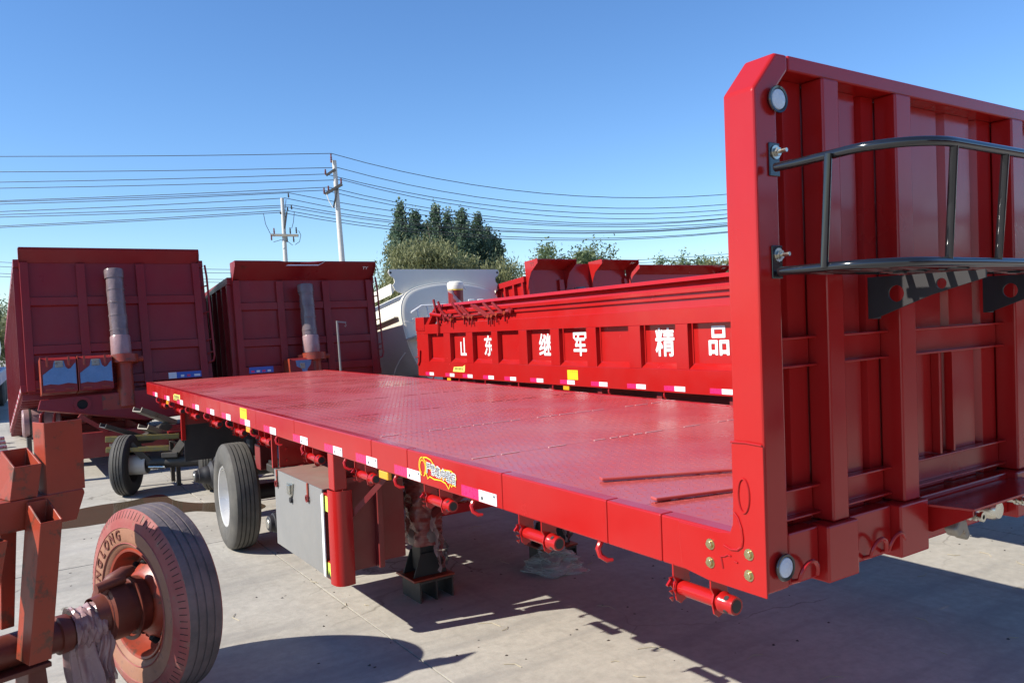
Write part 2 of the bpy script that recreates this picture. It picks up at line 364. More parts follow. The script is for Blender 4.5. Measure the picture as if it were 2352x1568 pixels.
# winches
def winch_proto():
    e = empty('strap_winch'); e.parent = FB
    for i, vv in enumerate((.005, .165)):     # bracket plates
        m = MB().prism([(.0, 1.25), (.085, 1.25), (.085, 1.22), (.07, 1.205), (.075, 1.185), (.065, 1.16), (.058, 1.128), (.03, 1.115), (.012, 1.128), (.004, 1.165), (.012, 1.19), (.0, 1.21)], 'y', vv, vv+.006)
        m.build('bracket', RED, e)
    MB().tube([(.036, -.02, 1.166), (.036, .185, 1.166)], .0245, 16).build('drum', RED, e, smooth=True)
    r = MB().lathe([(-.062, .020), (-.062, .027), (-.050, .029), (-.022, .029), (-.016, .033), (-.008, .033), (-.008, .02)], 20, 'y', (.036, 0, 1.166), True)
    r.build('ratchet_head', RED, e, smooth=True)
    MB().tube([(.036, -.0635, 1.166), (.036, -.0605, 1.166)], .020, 16).build('head_bore', BLKM, e)
    for t in (.6, 2.2, 3.8, 5.3):
        c = Vector((.036+.028*math.cos(t), -.038, 1.166+.028*math.sin(t))); d = Vector((math.cos(t), 0, math.sin(t)))
        MB().tube([c-d*.002, c+d*.0022], .0085, 10).build('bar_hole', BLKM, e)
    for k in range(4):
        z = 1.125+k*.022
        MB().prism([(.002, z), (-.012, z+.014), (.004, z+.014)], 'y', .172, .178).build('ratchet_tooth', RED, e)
    MB().prism([(.002, 1.205), (-.022, 1.182), (-.016, 1.176), (.004, 1.188)], 'y', .172, .180).build('pawl', RED, e)
    return e
W0 = winch_proto()
wys = [1.73, 2.62, 3.47, 4.37, 5.25, 6.34, 7.10, 7.95, 8.86, 9.60, 10.5]
for i, y in enumerate(wys):
    o = W0 if i == 0 else copy_part(W0, FB)
    o.location = (0.0, y-1.5-.02, 0)
# rope hooks
hk = MB().tube([(.03, 0, 1.25), (.012, 0, 1.235), (.0, 0, 1.215), (.002, -.01, 1.19), (.018, -.03, 1.175), (.036, -.04, 1.176)], [.010, .011, .011, .0105, .009, .006], 8).mesh('rope_hook', RED, True)
for y in (2.26, 3.16, 3.97, 4.69, 5.47, 6.05, 6.72, 7.5, 8.35, 9.2, 10.1, 10.9):
    o = bpy.data.objects.new('rope_hook', hk); COL.objects.link(o); o.parent = FB; o.location = (0.004, y-1.5, 0)
# amber side lamps
for y in (4.13, 6.82, 10.25):
    o = box('side_lamp', AMBER, FB, .008, .035, y-1.5-.06, y-1.5+.06, 1.195, 1.241, .006)
    box('lamp_base', BLKM, o, .0355, .045, y-1.5-.064, y-1.5+.064, 1.192, 1.2445)
# stickers on the rail
o = box('warning_sticker', STYEL, FB, -.002, -.0002, 5.30, 5.50, 1.296, 1.392)
tm = MB()
for k in range(5): tm.box(-.0028, -.002, 5.32+k*.030, 5.34+k*.030, 1.365, 1.385)
for k in range(4): tm.box(-.0028, -.002, 5.33, 5.47, 1.309+k*.012, 1.313+k*.012)
stuff(tm.build('sticker_print', ORANGE, o))
MB().prism([(7.95, 1.283), (8.30, 1.283), (8.30, 1.34), (8.26, 1.34), (8.26, 1.352), (8.0, 1.352), (7.95, 1.36)], 'x', -.0022, -.0002).build('warning_sticker', STYEL2, FB)
tm = MB()
for k in range(6): tm.box(-.003, -.0022, 8.0+k*.045, 8.026+k*.045, 1.305, 1.342)
stuff(tm.box(-.003, -.0022, 7.97, 8.28, 1.288, 1.297).build('sticker_print', INK, FB))
# orange outlined badge with lettering (its little animal figure left out)
def ribbon(pts, w, x):
    m = MB(); n = len(pts); v = []
    for i, p in enumerate(pts):
        a = Vector(pts[max(i-1, 0)]); b = Vector(pts[min(i+1, n-1)]); d = (b-a).normalized(); q = Vector((-d.y, d.x))*w/2
        v += [(x, p[0]+q.x, p[1]+q.y), (x, p[0]-q.x, p[1]-q.y)]
    return m.raw(v, [(2*i, 2*i+1, 2*i+3, 2*i+2) for i in range(n-1)])
def bz(y, z): return (3.66-y*.38-1.5, 1.262+z*.118)      # unit badge box -> rail
def circ(cx, cy, rx, ry, a, b, n=16): return [bz(cx+rx*math.cos(R(a+(b-a)*i/n)), cy+ry*math.sin(R(a+(b-a)*i/n))) for i in range(n+1)]
badge = empty('badge_sticker'); badge.parent = FB
for col, w, pts in ((STYEL, .006, circ(.10, .62, .10, .40, -75, 255, 24)), (ORANGE, .007, circ(.10, .60, .078, .30, -60, 240, 22)),
                    (STYEL, .006, [bz(*p) for p in ((.10, 1.02), (.22, 1.06), (.34, 1.0), (.44, .78), (.56, .66), (.72, .74), (.88, .76), (.98, .62), (1.0, .5), (.93, .36), (.98, .18), (.9, .22), (.88, .12), (.84, .22), (.8, 0), (.72, .2), (.6, .26), (.42, .22), (.3, .28), (.24, .16), (.2, .4))]),
                    (ORANGE, .006, [bz(*p) for p in ((.2, .92), (.3, .62), (.42, .42), (.6, .36), (.8, .34), (.92, .40))])):
    ribbon(pts, w, -.0030 if col is STYEL else -.0026).build('outline', col, badge)
for k, ch in enumerate('严禁集中载荷'):
    y, z = .27+k*.132, .60-k*.035
    for mm, bo, xx in ((STWHI, .0045, -.0034), (INK, 0, -.0040)):
        t = MB(); yy, zz = bz(y, z)
        t.text(ch, .056, lambda a, b, c, yy=yy, zz=zz, xx=xx: (xx-c, yy-a, zz+b), bold=bo, sx=.8); t.build('badge_letter', mm, badge)

# ---- landing gear
def film_mesh(c, r0, z0, z1, n=56, m=64, amp=.018, seed=0, taper=0, square=True):
    rg = np.random.default_rng(seed); v = []; f = []
    ph = rg.uniform(0, 6.28, 8); 
    for i in range(m+1):
        t = i/m; z = z0+(z1-z0)*t
        for k in range(n):
            a = 2*math.pi*k/n
            rr = r0*(1-taper*t)+amp*(math.sin(3*a+9*t+ph[0])+.7*math.sin(5*a-17*t+ph[1])+.6*math.sin(2*a+29*t+ph[2]))*.5+amp*.55*(1-abs(math.sin(2.5*a+13*t+ph[3])))**3+amp*.5*(1-abs(math.sin(3*a-21*t+ph[4])))**4+amp*.4*(1-abs(math.sin(1*a+37*t+ph[5])))**4-amp*.3
            sq = 1/max(abs(math.cos(a)), abs(math.sin(a)))
            sq = min(sq, 1.22) if square else 1
            v.append((c[0]+rr*math.cos(a)*sq, c[1]+rr*math.sin(a)*sq, z))
    for i in range(m):
        for k in range(n): f.append((i*n+k, i*n+(k+1) % n, (i+1)*n+(k+1) % n, (i+1)*n+k))
    return MB().raw(v, f)
def drape(c, r0, z0, z1, n=110, m=40, seed=0, fl=.35, hem=.05):
    # hanging gathered plastic: vertical folds, ragged hem
    rg = np.random.default_rng(seed); ph = rg.uniform(0, 6.28, 6); v = []; f = []; hm = np.convolve(rg.uniform(-hem, hem, n+8), np.ones(5)/3, 'same')[:n]
    for i in range(m+1):
        t = i/m
        for k in range(n):
            a = 2*math.pi*k/n
            fo = .24*math.sin(5*a+ph[0]+1.5*t)+.16*math.sin(9*a+ph[1]-2*t)+.10*math.sin(14*a+ph[2]+3*t)+.12*(1-abs(math.sin(4.5*a+ph[5]+2.2*t)))**3
            r = r0*(.5+.5*min(1, 5*t))*(1+fl*t)*(1+fo*(.35+.65*t))*(1+.05*math.sin(11*t+3*a))
            v.append((c[0]+r*math.cos(a)+.012*math.sin(6*t+ph[3]), c[1]+r*.8*math.sin(a)+.012*math.sin(5*t+ph[4]), z1+(z0-z1)*t+hm[k]*t**3))
    for i in range(m):
        for k in range(n): f.append((i*n+k, i*n+(k+1) % n, (i+1)*n+(k+1) % n, (i+1)*n+k))
    return MB().raw(v, f)
def strip_mesh(p0, p1, w0, w1, n=14, amp=.02, seed=0):
    rg = np.random.default_rng(seed); p0 = Vector(p0); p1 = Vector(p1); v = []; f = []
    for i in range(n+1):
        t = i/n; c = p0.lerp(p1, t)+Vector((math.sin(i*.9+seed), math.cos(i*.7+seed), 0))*amp*.5; w = w0+(w1-w0)*t+math.sin(i*1.3+seed)*w0*.15
        a = .6*math.sin(i*.5+seed)
        for k in range(4):
            s = (k/3-.5); v.append(c+Vector((math.cos(a)*s*w, math.sin(a)*s*w*.6+amp*math.sin(k*2.2+i), rg.normal()*.004)))
    for i in range(n):
        for k in range(3): f.append((i*4+k, i*4+k+1, i*4+k+5, i*4+k+4))
    return MB().raw(v, f)
for li, u in enumerate((.90, 2.08)):
    vv = 3.93
    L = empty('landing_leg'); L.parent = FB
    box('leg_tube', REDU, L, u-.085, u+.085, vv-.085, vv+.085, .42, 1.30, .008)
    film_mesh((u, vv), .116, .40, 1.16, amp=.016, seed=li+3).build('film_wrap', FILM, L, smooth=True)
    MB().lathe([(.40, .118), (.46, .13), (.52, .11)], 16, 'z', (u, vv, 0)).build('film_skirt', FILMG, L, smooth=True)
    box('leg_inner', BLKM, L, u-.07, u+.07, vv-.07, vv+.07, .2, .45, .006)
    for sg in (-1, 1):
        MB().prism([(u-.14, .172), (u+.14, .172), (u+.075, .34), (u-.075, .34)], 'y', vv+sg*.085-.005, vv+sg*.085+.005).build('foot_gusset', BLKM, L)
    MB().box(u-.17, u+.17, vv-.155, vv+.155, .155, .171).build('foot_plate', PRIM, L, bevel=.003)
    box('block_top', DSTEEL, L, u-.13, u+.15, vv-.16, vv+.13, .140, .154)
    for q in (-.13, .005, .14): box('block_web', DSTEEL, L, u+q, u+q+.012, vv-.16, vv+.13, 0, .1395)
    for j in range(3):
        strip_mesh((u+.02+.05*j, vv-.12, .62-.1*j), (u+.05+.03*j, vv-.15, .2+.02*j), .055-.012*j, .02, seed=40+li*5+j).build('film_strip', (FILMP, FILM, FILMG)[j], L, smooth=True)
film_mesh((2.02, 3.80), .22, .0, .22, amp=.035, seed=17, taper=.8).build('film_heap', FILMW, FB, smooth=True)
bar('leg_brace', REDU, FB, (.95, 3.86, .60), (.88, 2.95, 1.06), .06, .05, .004)
bar('leg_brace', REDU, FB, (2.03, 3.86, .60), (1.75, 2.95, 1.06), .06, .05, .004)
bar('leg_cross_tube', RED, FB, (.99, 3.90, .62), (1.99, 3.90, .62), .06, .075, .004)

# ---- toolbox on the side, its panel and posts
TB = empty('toolbox'); TB.parent = FB
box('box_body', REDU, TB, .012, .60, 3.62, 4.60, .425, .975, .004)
box('box_lid', LIDM, TB, .012, .60, 3.61, 4.61, .976, .984)
dr = MB().box(.0, .0115, 3.60, 4.615, .415, .985).build('box_door', GREY, TB, bevel=.002)
for y in (4.54, 3.86):
    h = box('door_hasp', PRIM, dr, -.010, -.0005, y-.012, y+.012, .86, .99, .002)
    MB().lathe([(-.006, .018), (-.006, .026), (.004, .026), (.004, .018)], 12, 'x', (-.012, y, .885), True).build('hasp_ring', REDU, h, smooth=True)
lk = MB().prism([(4.16, .94), (4.30, .93), (4.27, .85), (4.21, .83), (4.185, .86)], 'x', -.012, -.0005).build('door_latch', ZINC, dr, bevel=.003)
box('latch_handle', ZINC, lk, -.026, -.0125, 4.20, 4.255, .855, .925, .004)
MB().lathe([(-.018, 0), (-.018, .020), (-.0125, .022), (-.0005, .022)], 14, 'x', (0, 4.215, .815)).build('lock_knob', BLKM, lk, smooth=True)
e = [(3.565, .415), (3.605, .415)]
for k in range(9): e.append((3.604+random.uniform(-.003, .004), .47+k*.06))
MB().prism(e+[(3.565, .972)], 'x', -.008, -.0006).build('foam_strip', WHITE, TB)
# red posts and rounded corner panel
box('panel_post', RED, FB, .012, .10, 3.40, 3.50, 1.003, 1.243, .006)
prof = [(.0, 3.50), (.0, 3.46), (.006, 3.425), (.022, 3.40), (.045, 3.386), (.075, 3.382), (.12, 3.39)]
v = []; f = []
for (x, y) in prof:
    for z in (.385, 1.0): v.append((x, y, z))
for (x, y) in prof:
    for z in (.385, 1.0): v.append((x+.008, y+.006, z))
n = len(prof)
for i in range(n-1):
    f += [(2*i, 2*i+2, 2*i+3, 2*i+1), (2*n+2*i, 2*n+2*i+1, 2*n+2*i+3, 2*n+2*i+2), (2*i+1, 2*i+3, 2*n+2*i+3, 2*n+2*i+1), (2*i, 2*n+2*i, 2*n+2*i+2, 2*i+2)]
f += [(0, 1, 2*n+1, 2*n), (2*n-2, 4*n-2, 4*n-1, 2*n-1)]
cp = MB().raw(v, f).build('corner_panel', RED, FB, smooth=True)
for z0 in (.40, .845): box('panel_bracket', RED, cp, .010, .03, 3.49, 3.60, z0, z0+.12, .002)
for z0 in (.41, .85): box('reflector', LIME, cp, .0065, .0095, 3.505, 3.56, z0, z0+.10)
MB().prism([(3.51, .41), (3.545, .46), (3.56, .41)], 'x', .0045, .0062).build('reflector_mark', INK, cp)
box('front_panel', REDU, FB, .115, .37, 3.52, 3.532, .43, 1.20, .002)
box('front_panel_edge', REDU, FB, .33, .37, 3.46, 3.5195, .43, 1.18, .004)
bar('panel_stay', REDU, FB, (.10, 3.46, .78), (.42, 3.2, 1.2), .035, .035)
bar('panel_stay', REDU, FB, (.10, 3.45, 1.05), (.75, 3.43, 1.10), .035, .035)
box('side_plate', RED, FB, .01, .05, 4.68, 4.70, .98, 1.243, .002)
pl = box('gusset_plate', RED, FB, .06, .52, 4.665, 4.677, .98, 1.24, .002)
for z in (1.03, 1.12):
    MB().lathe([(-.012, 0), (-.012, .012), (0, .014)], 8, 'y', (.12, 4.664, z)).build('plate_bolt', RED, pl)
# ---- axles, hubs, the one fitted wheel
def wheel(name, parent, face_x, cy, cz, rr, wd, mats, groove=4, drum=None, hole=True, sgn=1, inner=None, gd=.013):
    """wheel with axis along local x; face at face_x, tyre going to +x*sgn"""
    e = empty(name, (face_x, cy, cz)); e.parent = parent
    X = lambda a: a*sgn
    side, tread = mats
    rim = rr*.575
    # sidewall + shoulder
    inner = side if not inner else inner
    prof = [(.030, rim), (.010, rim+.02), (.0, rim+.06), (.002, rr*.80), (.012, rr*.90), (.030, rr*.965), (.042, rr*.985)]
    MB().lathe([(X(a), r) for a, r in prof[:4]], 72).build('sidewall_inner', inner, e, smooth=True)
    MB().lathe([(X(a), r) for a, r in prof[3:]], 72).build('sidewall', side, e, smooth=True)
    MB().lathe([(X(wd-a), r) for a, r in prof][::-1], 72).build('sidewall', side, e, smooth=True)
    tp = [(.042, rr*.985)]; gw = .011
    step = (wd-.084)/(groove+1)
    for k in range(groove):
        c = .042+step*(k+1)
        r_ = rr*(.995-.010*abs((c-wd/2)/(wd/2))**2)
        tp += [(c-gw/2, r_), (c-gw/2+.001, r_-gd), (c+gw/2-.001, r_-gd), (c+gw/2, r_)]
    tp.append((wd-.042, rr*.985))
    MB().lathe([(X(a), r) for a, r in tp], 96).build('tread', tread, e, smooth=True)
    return e
AX = (4.92, 6.24, 7.55)
for i, v in enumerate(AX):
    a = empty('axle'); a.parent = FB
    tube('axle_tube', BLKM, a, [(.30, v, .50), (2.2, v, .50)], .075, 16)
    for u in (.0, 2.5):
        s = 1 if u == 0 else -1
        if i != 1:
            h = MB().lathe([(u+s*.02, 0), (u+s*.02, .050), (u+s*.03, .062), (u+s*.06, .066), (u+s*.065, .078), (u+s*.11, .082), (u+s*.12, .092), (u+s*.17, .10), (u+s*.2, .145), (u+s*.24, .15), (u+s*.26, .19), (u+s*.50, .20), (u+s*.52, .1)], 28, 'x', (0, v, .50)).build('hub', BLKM, a, smooth=True)
            MB().lathe([(u+s*.0175, 0), (u+s*.0175, .036), (u+s*.0195, .038)], 20, 'x', (0, v, .50)).build('hub_badge', ZINC, h)
    box('spring_pack', DSTEEL, a, .56, .64, v-.5, v+.5, .60, .68, .01)
    MB().tube([(.6, v-.16, .5), (.6, v-.16, .86)], .05, 10).build('air_chamber', BLKM, a)
wh = wheel('wheel', FB, -.005, 6.27, .497, .497, .27, (RUB, RUB), 4)
MB().lathe([(.030, .287), (.022, .280), (.026, .268), (.045, .262), (.12, .245), (.155, .225), (.16, .18), (.155, .10), (.15, .0)], 64, 'x').build('rim', SILV, wh, smooth=True)
wh.rotation_euler = (0, 0, R(-3))
MB().tube([(.04, .0, .262), (.01, .0, .255)], .006, 6).build('valve', ZINC, wh)
for v in (5.55, 6.9):
    box('spring_hanger', REDU, FB, .52, .68, v-.09, v+.09, .60, .86, .01)
MB().box(.60, .72, 5.3, 6.9, .62, .70).build('equaliser_beam', BLKM, FB, bevel=.01)
# rear guard plates and rubber flap behind the last axle
box('flap_post', RED, FB, .07, .115, 8.32, 8.36, .80, 1.242, .003)
box('flap_plate', REDU, FB, .116, .80, 8.34, 8.352, .98, 1.242)
fl = MB()
for i in range(8):
    pass
box('mud_flap', BLKM, FB, .10, .78, 8.355, 8.365, .55, .975)
box('mud_flap', BLKM, FB, 1.72, 2.4, 8.355, 8.365, .55, .975)
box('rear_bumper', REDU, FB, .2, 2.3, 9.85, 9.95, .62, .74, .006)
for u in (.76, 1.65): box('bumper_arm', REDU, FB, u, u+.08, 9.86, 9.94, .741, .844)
# ---- loose brace bars lying on the deck behind the headboard
for a, b in (((.20, .97, ZD+.012), (.80, .70, ZD+.012)), ((.11, .575, ZD+.012), (.60, .46, ZD+.012))):
    bar('deck_brace', REDD, FB, a, b, .042, .012, .004)

# ---- headboard
HB = empty('headboard'); HB.parent = FB
ZT = 2.796
for side in (0, 1):
    mir = (lambda u: u) if side == 0 else (lambda u: WID-u)
    poly = [(mir(a), b) for a, b in ((.0, 1.247), (.10, 1.247), (.10, 2.69), (.155, ZT-.046), (.155, ZT), (.099, ZT), (.0, 2.684))]
    if side: poly = poly[::-1]
    MB().prism(poly, 'y', .0, .112).build('corner_post', RED, HB, bevel=.009, seg=3)
box('top_rail', RED, HB, .156, WID-.156, .0, .112, ZT-.047, ZT, .006)
# shaped foot plate on the near corner, with swage marks, bolts
fp = [(-.002, 1.238), (.22, 1.238), (.33, 1.252), (.34, 1.398), (.17, 1.398), (.128, 1.405), (.117, 1.43), (.113, 1.50), (.113, 1.668), (.105, 1.682), (-.002, 1.676)]
fpo = MB().prism(fp, 'x', -.007, -.0012).build('corner_plate', RED, HB, bevel=.003)
for (y, z) in ((.205, 1.353), (.207, 1.296), (.057, 1.354), (.059, 1.292)):
    b = MB().lathe([(-.0075, .0), (-.0075, .0165)], 6, 'x', (0, y, z)); 
    b = MB().tube([(-.018, y, z), (-.0085, y, z)], .0125, 6).build('bolt', BRASS, fpo, bevel=.0015)
    MB().lathe([(-.0095, .011), (-.0095, .017), (-.0072, .0175)], 16, 'x', (0, y, z)).build('washer', BRASS, b)
def swage(pts, w=.006, x=-.0088):
    return MB().tube([(x, p[0], p[1]) for p in pts], w*.6, 6).build('swage_line', RED, fpo, smooth=True)
swage([(.071+.020*math.cos(t), 1.523+.050*math.sin(t)) for t in np.linspace(0, 6.28, 26)])
swage([(.108, 1.468), (.094, 1.455), (.082, 1.425), (.078, 1.395), (.082, 1.372), (.10, 1.358), (.125, 1.355), (.15, 1.362)])
swage([(.165, 1.325), (.158, 1.292)]); swage([(.165, 1.325), (.15, 1.328), (.137, 1.336), (.125, 1.334)], .004); swage([(.112, 1.322), (.10, 1.320)], .004)
swage([(.112, 1.676), (.06, 1.6795), (.0, 1.677)], .005)
# corrugated sheet: folded profile along the width
def corr(x0, x1, y_in, y_out, n):
    st = (x1-x0)/n; p = []
    for k in range(n):
        a = x0+k*st; p += [(a, y_in), (a+st*.30, y_in), (a+st*.36, y_out), (a+st*.50, y_out), (a+st*.56, y_in)]
    return p+[(x1, y_in)]
bays = [(.101, .298), (.380, .682), (.776, 1.46), (1.552, 2.02), (2.10, WID-.101)]
for (a, b) in bays:
    n = max(1, round((b-a)/.2)); p = corr(a, b, .068, .092, n)
    v = []; f = []
    for q in p: v += [(q[0], q[1], 1.40), (q[0], q[1], ZT-.048)]
    f = [(2*i, 2*i+2, 2*i+3, 2*i+1) for i in range(len(p)-1)]
    o = MB().raw(v, f).build('corrugated_panel', RED, HB)
    s = o.modifiers.new('solid', 'SOLIDIFY'); s.thickness = .004
box('back_sheet', RED, HB, .101, WID-.101, .098, .110, 1.403, ZT-.048)
pill = [(.299, .379), (.683, .775), (1.461, 1.551), (2.021, 2.099)]
for (a, b) in pill:
    box('pillar', RED, HB, a, b, -.012, .066, 1.408, ZT-.048, .006)
    box('pillar_foot', RED, HB, a-.055, b+.018, -.030, .040, 1.235, 1.407, .006)
for z in (1.93, 1.475):
    for (a, b) in bays:
        r = MB().prism([(.030, z-.046), (.066, z-.046), (.066, z+.046), (.030, z+.046), (.030, z+.039), (.060, z+.039), (.060, z-.039), (.030, z-.039)], 'x', a+.001, b-.001).build('cross_channel', RED, HB, bevel=.002)
bb = MB()
xx = [.102]+[q for p in pill for q in (p[0]-.056, p[1]+.019)]+[WID-.102]
for a, b in zip(xx[0::2], xx[1::2]): box('bottom_beam', RED, HB, a, b, .004, .064, 1.25, 1.405, .006)
# ladder-like small ribs in the middle bay
for u in (1.0, 1.09): box('bay_rib', RED, HB, u, u+.012, .038, .066, 1.523, 1.882)
# round lamps
for (u, z) in ((.089, 2.657), (.063, 1.318), (WID-.089, 2.657), (WID-.063, 1.318)):
    l = MB().lathe([(.004, .028), (-.014, .040), (-.018, .038), (-.017, .032), (.004, .026)], 28, 'y', (u, 0, z), True).build('marker_lamp', BLKG, HB, smooth=True)
    MB().lathe([(-.020, 0), (-.0195, .016), (-.017, .028), (-.010, .0315)], 28, 'y', (u, 0, z)).build('lens', LENS, l, smooth=True)
# rope loops on the bottom beam
for u in (.145, .50, .60):
    tube('rope_loop', RED, HB, [(u-.03, .004, 1.262)]+[(u+.012+.042*math.cos(t), -.02-.012*math.sin(t), 1.272+.05*math.sin(t)) for t in np.linspace(math.pi, 0, 12)], .0065, 8)
# gladhand shelf with couplings
sh = MB().prism([(.79, -.002), (.83, -.16), (1.42, -.16), (1.455, -.002)], 'z', 1.378, 1.386).build('coupling_shelf', RED, HB, bevel=.001)
MB().prism([(-.001, 1.377), (-.155, 1.377), (-.155, 1.36), (-.02, 1.285), (-.001, 1.285)], 'x', .83, .838).build('shelf_side', RED, sh)
MB().prism([(-.001, 1.377), (-.155, 1.377), (-.155, 1.36), (-.02, 1.285), (-.001, 1.285)], 'x', 1.40, 1.408).build('shelf_side', RED, sh)
for k, u in enumerate((.95, 1.12, 1.28)):
    if k == 1:
        MB().lathe([(-.10, 0), (-.10, .030), (-.085, .038), (-.055, .038), (-.05, .028), (.0, .026)], 18, 'y', (u, 0, 1.325)).build('plug_socket', ZINC, sh, smooth=True)
    else:
        MB().lathe([(-.13, .008), (-.13, .017), (-.12, .017), (-.118, .012), (-.11, .012), (-.108, .018), (-.10, .018), (-.098, .012), (-.09, .012), (-.088, .019), (-.08, .019), (-.078, .014), (.0, .016)], 14, 'y', (u, 0, 1.335)).build('air_nipple', ZINC, sh, smooth=True)
MB().prism([(.85, 1.30), (.88, 1.335), (.92, 1.325), (.945, 1.265), (.925, 1.25), (.90, 1.285), (.87, 1.27)], 'y', -.09, -.045).build('coupling_head', STEEL, sh, bevel=.008)

from mathutils.geometry import tessellate_polygon
def holed_plate(outer, holes, x0, x1):
    loops = [[Vector((a, b, 0)) for a, b in outer]]
    for (cy, cz, r) in holes: loops.append([Vector((cy+r*math.cos(-2*math.pi*k/18), cz+r*math.sin(-2*math.pi*k/18), 0)) for k in range(18)])
    flat = [v for l in loops for v in l]; n = len(flat); tris = tessellate_polygon(loops)
    v = [(x0, a.x, a.y) for a in flat]+[(x1, a.x, a.y) for a in flat]
    f = [tuple(t) for t in tris]+[tuple(i+n for i in t)[::-1] for t in tris]; o = 0
    for l in loops:
        m = len(l); f += [(o+i, o+(i+1) % m, n+o+(i+1) % m, n+o+i) for i in range(m)]; o += m
    return MB().raw(v, f)
# black tube rack on the headboard
RK = empty('tube_rack'); RK.parent = HB
def ring(z, out, lx, inset, rad):
    p = [(lx, -.025, z), (lx+inset*.2, -.10, z)]
    c = (lx+rad-.02, -out+rad)
    for k in range(9):
        t = R(180+90*k/8); p.append((c[0]+rad*math.cos(t), c[1]+rad*math.sin(t), z))
    p = [(q[0], q[1], q[2]) for q in p]
    full = p+[(WID-q[0], q[1], q[2]) for q in p[::-1]]
    return full
UP = ring(2.46, .442, .055, 0, .17); LO = ring(2.168, .385, .060, 0, .17)
tube('upper_hoop', BLKG, RK, UP, .0128, 12); tube('lower_hoop', BLKG, RK, LO, .0128, 12)
for z, q in ((2.46, UP), (2.168, LO)):
    for s in (0, 1):
        u = .075 if s == 0 else WID-.075
        t = box('mount_tab', BLKG, RK, u-.02, u+.025, -.006, -.0005, z-.02, z+.075, .002)
        MB().tube([(u+.005, -.045, z+.048), (u+.005, -.0065, z+.048)], .006, 8).build('stud', ZINC, t, smooth=True)
        MB().tube([(u+.005, -.020, z+.048), (u+.005, -.010, z+.048)], .0125, 6).build('nut', ZINC, t)
        MB().tube([(u+.005, -.0095, z+.048), (u+.005, -.0065, z+.048)], .020, 16).build('washer', ZINC, t)
for (a, b) in (((.024, -.215, 2.46), (.030, -.19, 2.168)), ((.21, -.442, 2.46), (.28, -.385, 2.168)), ((.47, -.442, 2.46), (.54, -.385, 2.168)), ((.75, -.442, 2.46), (.8, -.385, 2.168)), ((1.25, -.442, 2.46), (1.25, -.385, 2.168)), ((1.75, -.442, 2.46), (1.7, -.385, 2.168)), ((2.29, -.442, 2.46), (2.22, -.385, 2.168)), ((2.476, -.215, 2.46), (2.47, -.19, 2.168))):
    tube('upright', BLKG, RK, [a, b], .0105, 10)
for k in range(5):
    y = -.07-.062*k; ins = .06+max(0, (k-2))*.03
    tube('floor_tube', BLKG, RK, [(ins, y, 2.166), (WID-ins, y, 2.166)], .011, 8)
for u in (.52, 1.24, 1.98):
    n = 24; o = [(-.001, 2.150), (-.36, 2.150), (-.36, 2.128), (-.20, 2.085), (-.03, 2.022), (-.001, 2.018)]
    br = holed_plate(o, ((-.095, 2.095, .026), (-.235, 2.118, .016)), u, u+.008).build('rack_bracket', BLKM, RK)
    fl = box('bracket_flange', BLKM, br, u+.0085, u+.05, -.0135, -.0125+.012, 2.018, 2.150)
    for z in (2.045, 2.125):
        MB().tube([(u+.03, -.045, z), (u+.03, -.014, z)], .005, 8).build('stud', ZINC, br); MB().tube([(u+.03, -.026, z), (u+.03, -.0142, z)], .011, 6).build('nut', ZINC, br)
# ================================================================ FOREGROUND AXLE ASSEMBLY (wheel, hub, square-tube brackets)
FA = empty('axle_assembly', (.65, 4.936, 0), (0, 0, .325))
tag(FA, 'rusty red axle with overspray-painted worn tyre and square-tube brackets, in the foreground', 'axle')
fw = wheel('wheel', FA, 0, 0, .54, .54, .27, (PINK, RUBD), 3, inner=TAN, gd=.006)
MB().lathe([(.030, .313), (.018, .306), (.022, .294), (.04, .287), (.10, .280), (.135, .258), (.14, .240), (.115, .218), (.06, .172), (.05, .15), (.05, .10)], 64, 'x').build('rim', PRIM, fw, smooth=True)
for k in range(10):                       # hand holes
    t = 2*math.pi*(k+.3)/10; c = Vector((.104, .214*math.cos(t), .214*math.sin(t))); d = Vector((-.55, -.6*math.cos(t), -.6*math.sin(t))).normalized()
    MB().tube([c+d*.012, c-d*.03], .024, 14).build('hand_hole', GROOVE, fw)
for k in range(10):
    t = 2*math.pi*k/10; MB().tube([(.02, .135*math.cos(t), .135*math.sin(t)), (.055, .135*math.cos(t), .135*math.sin(t))], .014, 6).build('wheel_nut', BROWN, fw)
rib = MB()                                # shoulder notches
for k in range(90):
    t = 2*math.pi*k/90; c, s_ = math.cos(t), math.sin(t)
    rib.bar((.013, .484*c, .484*s_), (.034, .523*c, .523*s_), .006, .004, (0, -s_, c))
stuff(rib.build('shoulder_notches', GROOVE, fw))
for r_ in (.345, .434): MB().lathe([(.003, r_-.004), (-.0015, r_), (.003, r_+.004)], 72, 'x').build('sidewall_ring', PINK, fw, smooth=True)
lt = 'LINGLONG'
for k, ch in enumerate(lt):
    t = R(-8+k*11.6); rad = .392          # measured from the horizontal towards the top, seen from the open side
    c, s_ = math.cos(t), math.sin(t)
    MB().text(ch, .078, lambda a, b, cc, c=c, s_=s_: (-.0030-cc, (rad+b)*c-a*s_, (rad+b)*s_+a*c), bold=.0016, ext=.0018, sx=.95).build('raised_letter', BROWN, fw)
hub = MB().lathe([(.045, .0), (.045, .155), (.02, .158), (-.01, .158), (-.015, .142), (-.05, .140), (-.055, .155), (-.15, .158), (-.16, .11), (-.22, .10)], 36, 'x', (0, 0, .54)).build('brake_drum', BROWN, FA, smooth=True)
MB().lathe([(-.02, .165), (-.028, .165), (-.028, .185), (-.02, .185)], 36, 'x', (0, 0, .54), True).build('drum_flange', BROWN, hub, smooth=True)
MB().tube([(-.16, -.02, .655), (-.12, -.03, .715), (-.05, -.04, .745), (.0, -.04, .755)], [.035, .04, .036, .02], 10).build('brake_cam', BROWN, hub, smooth=True)
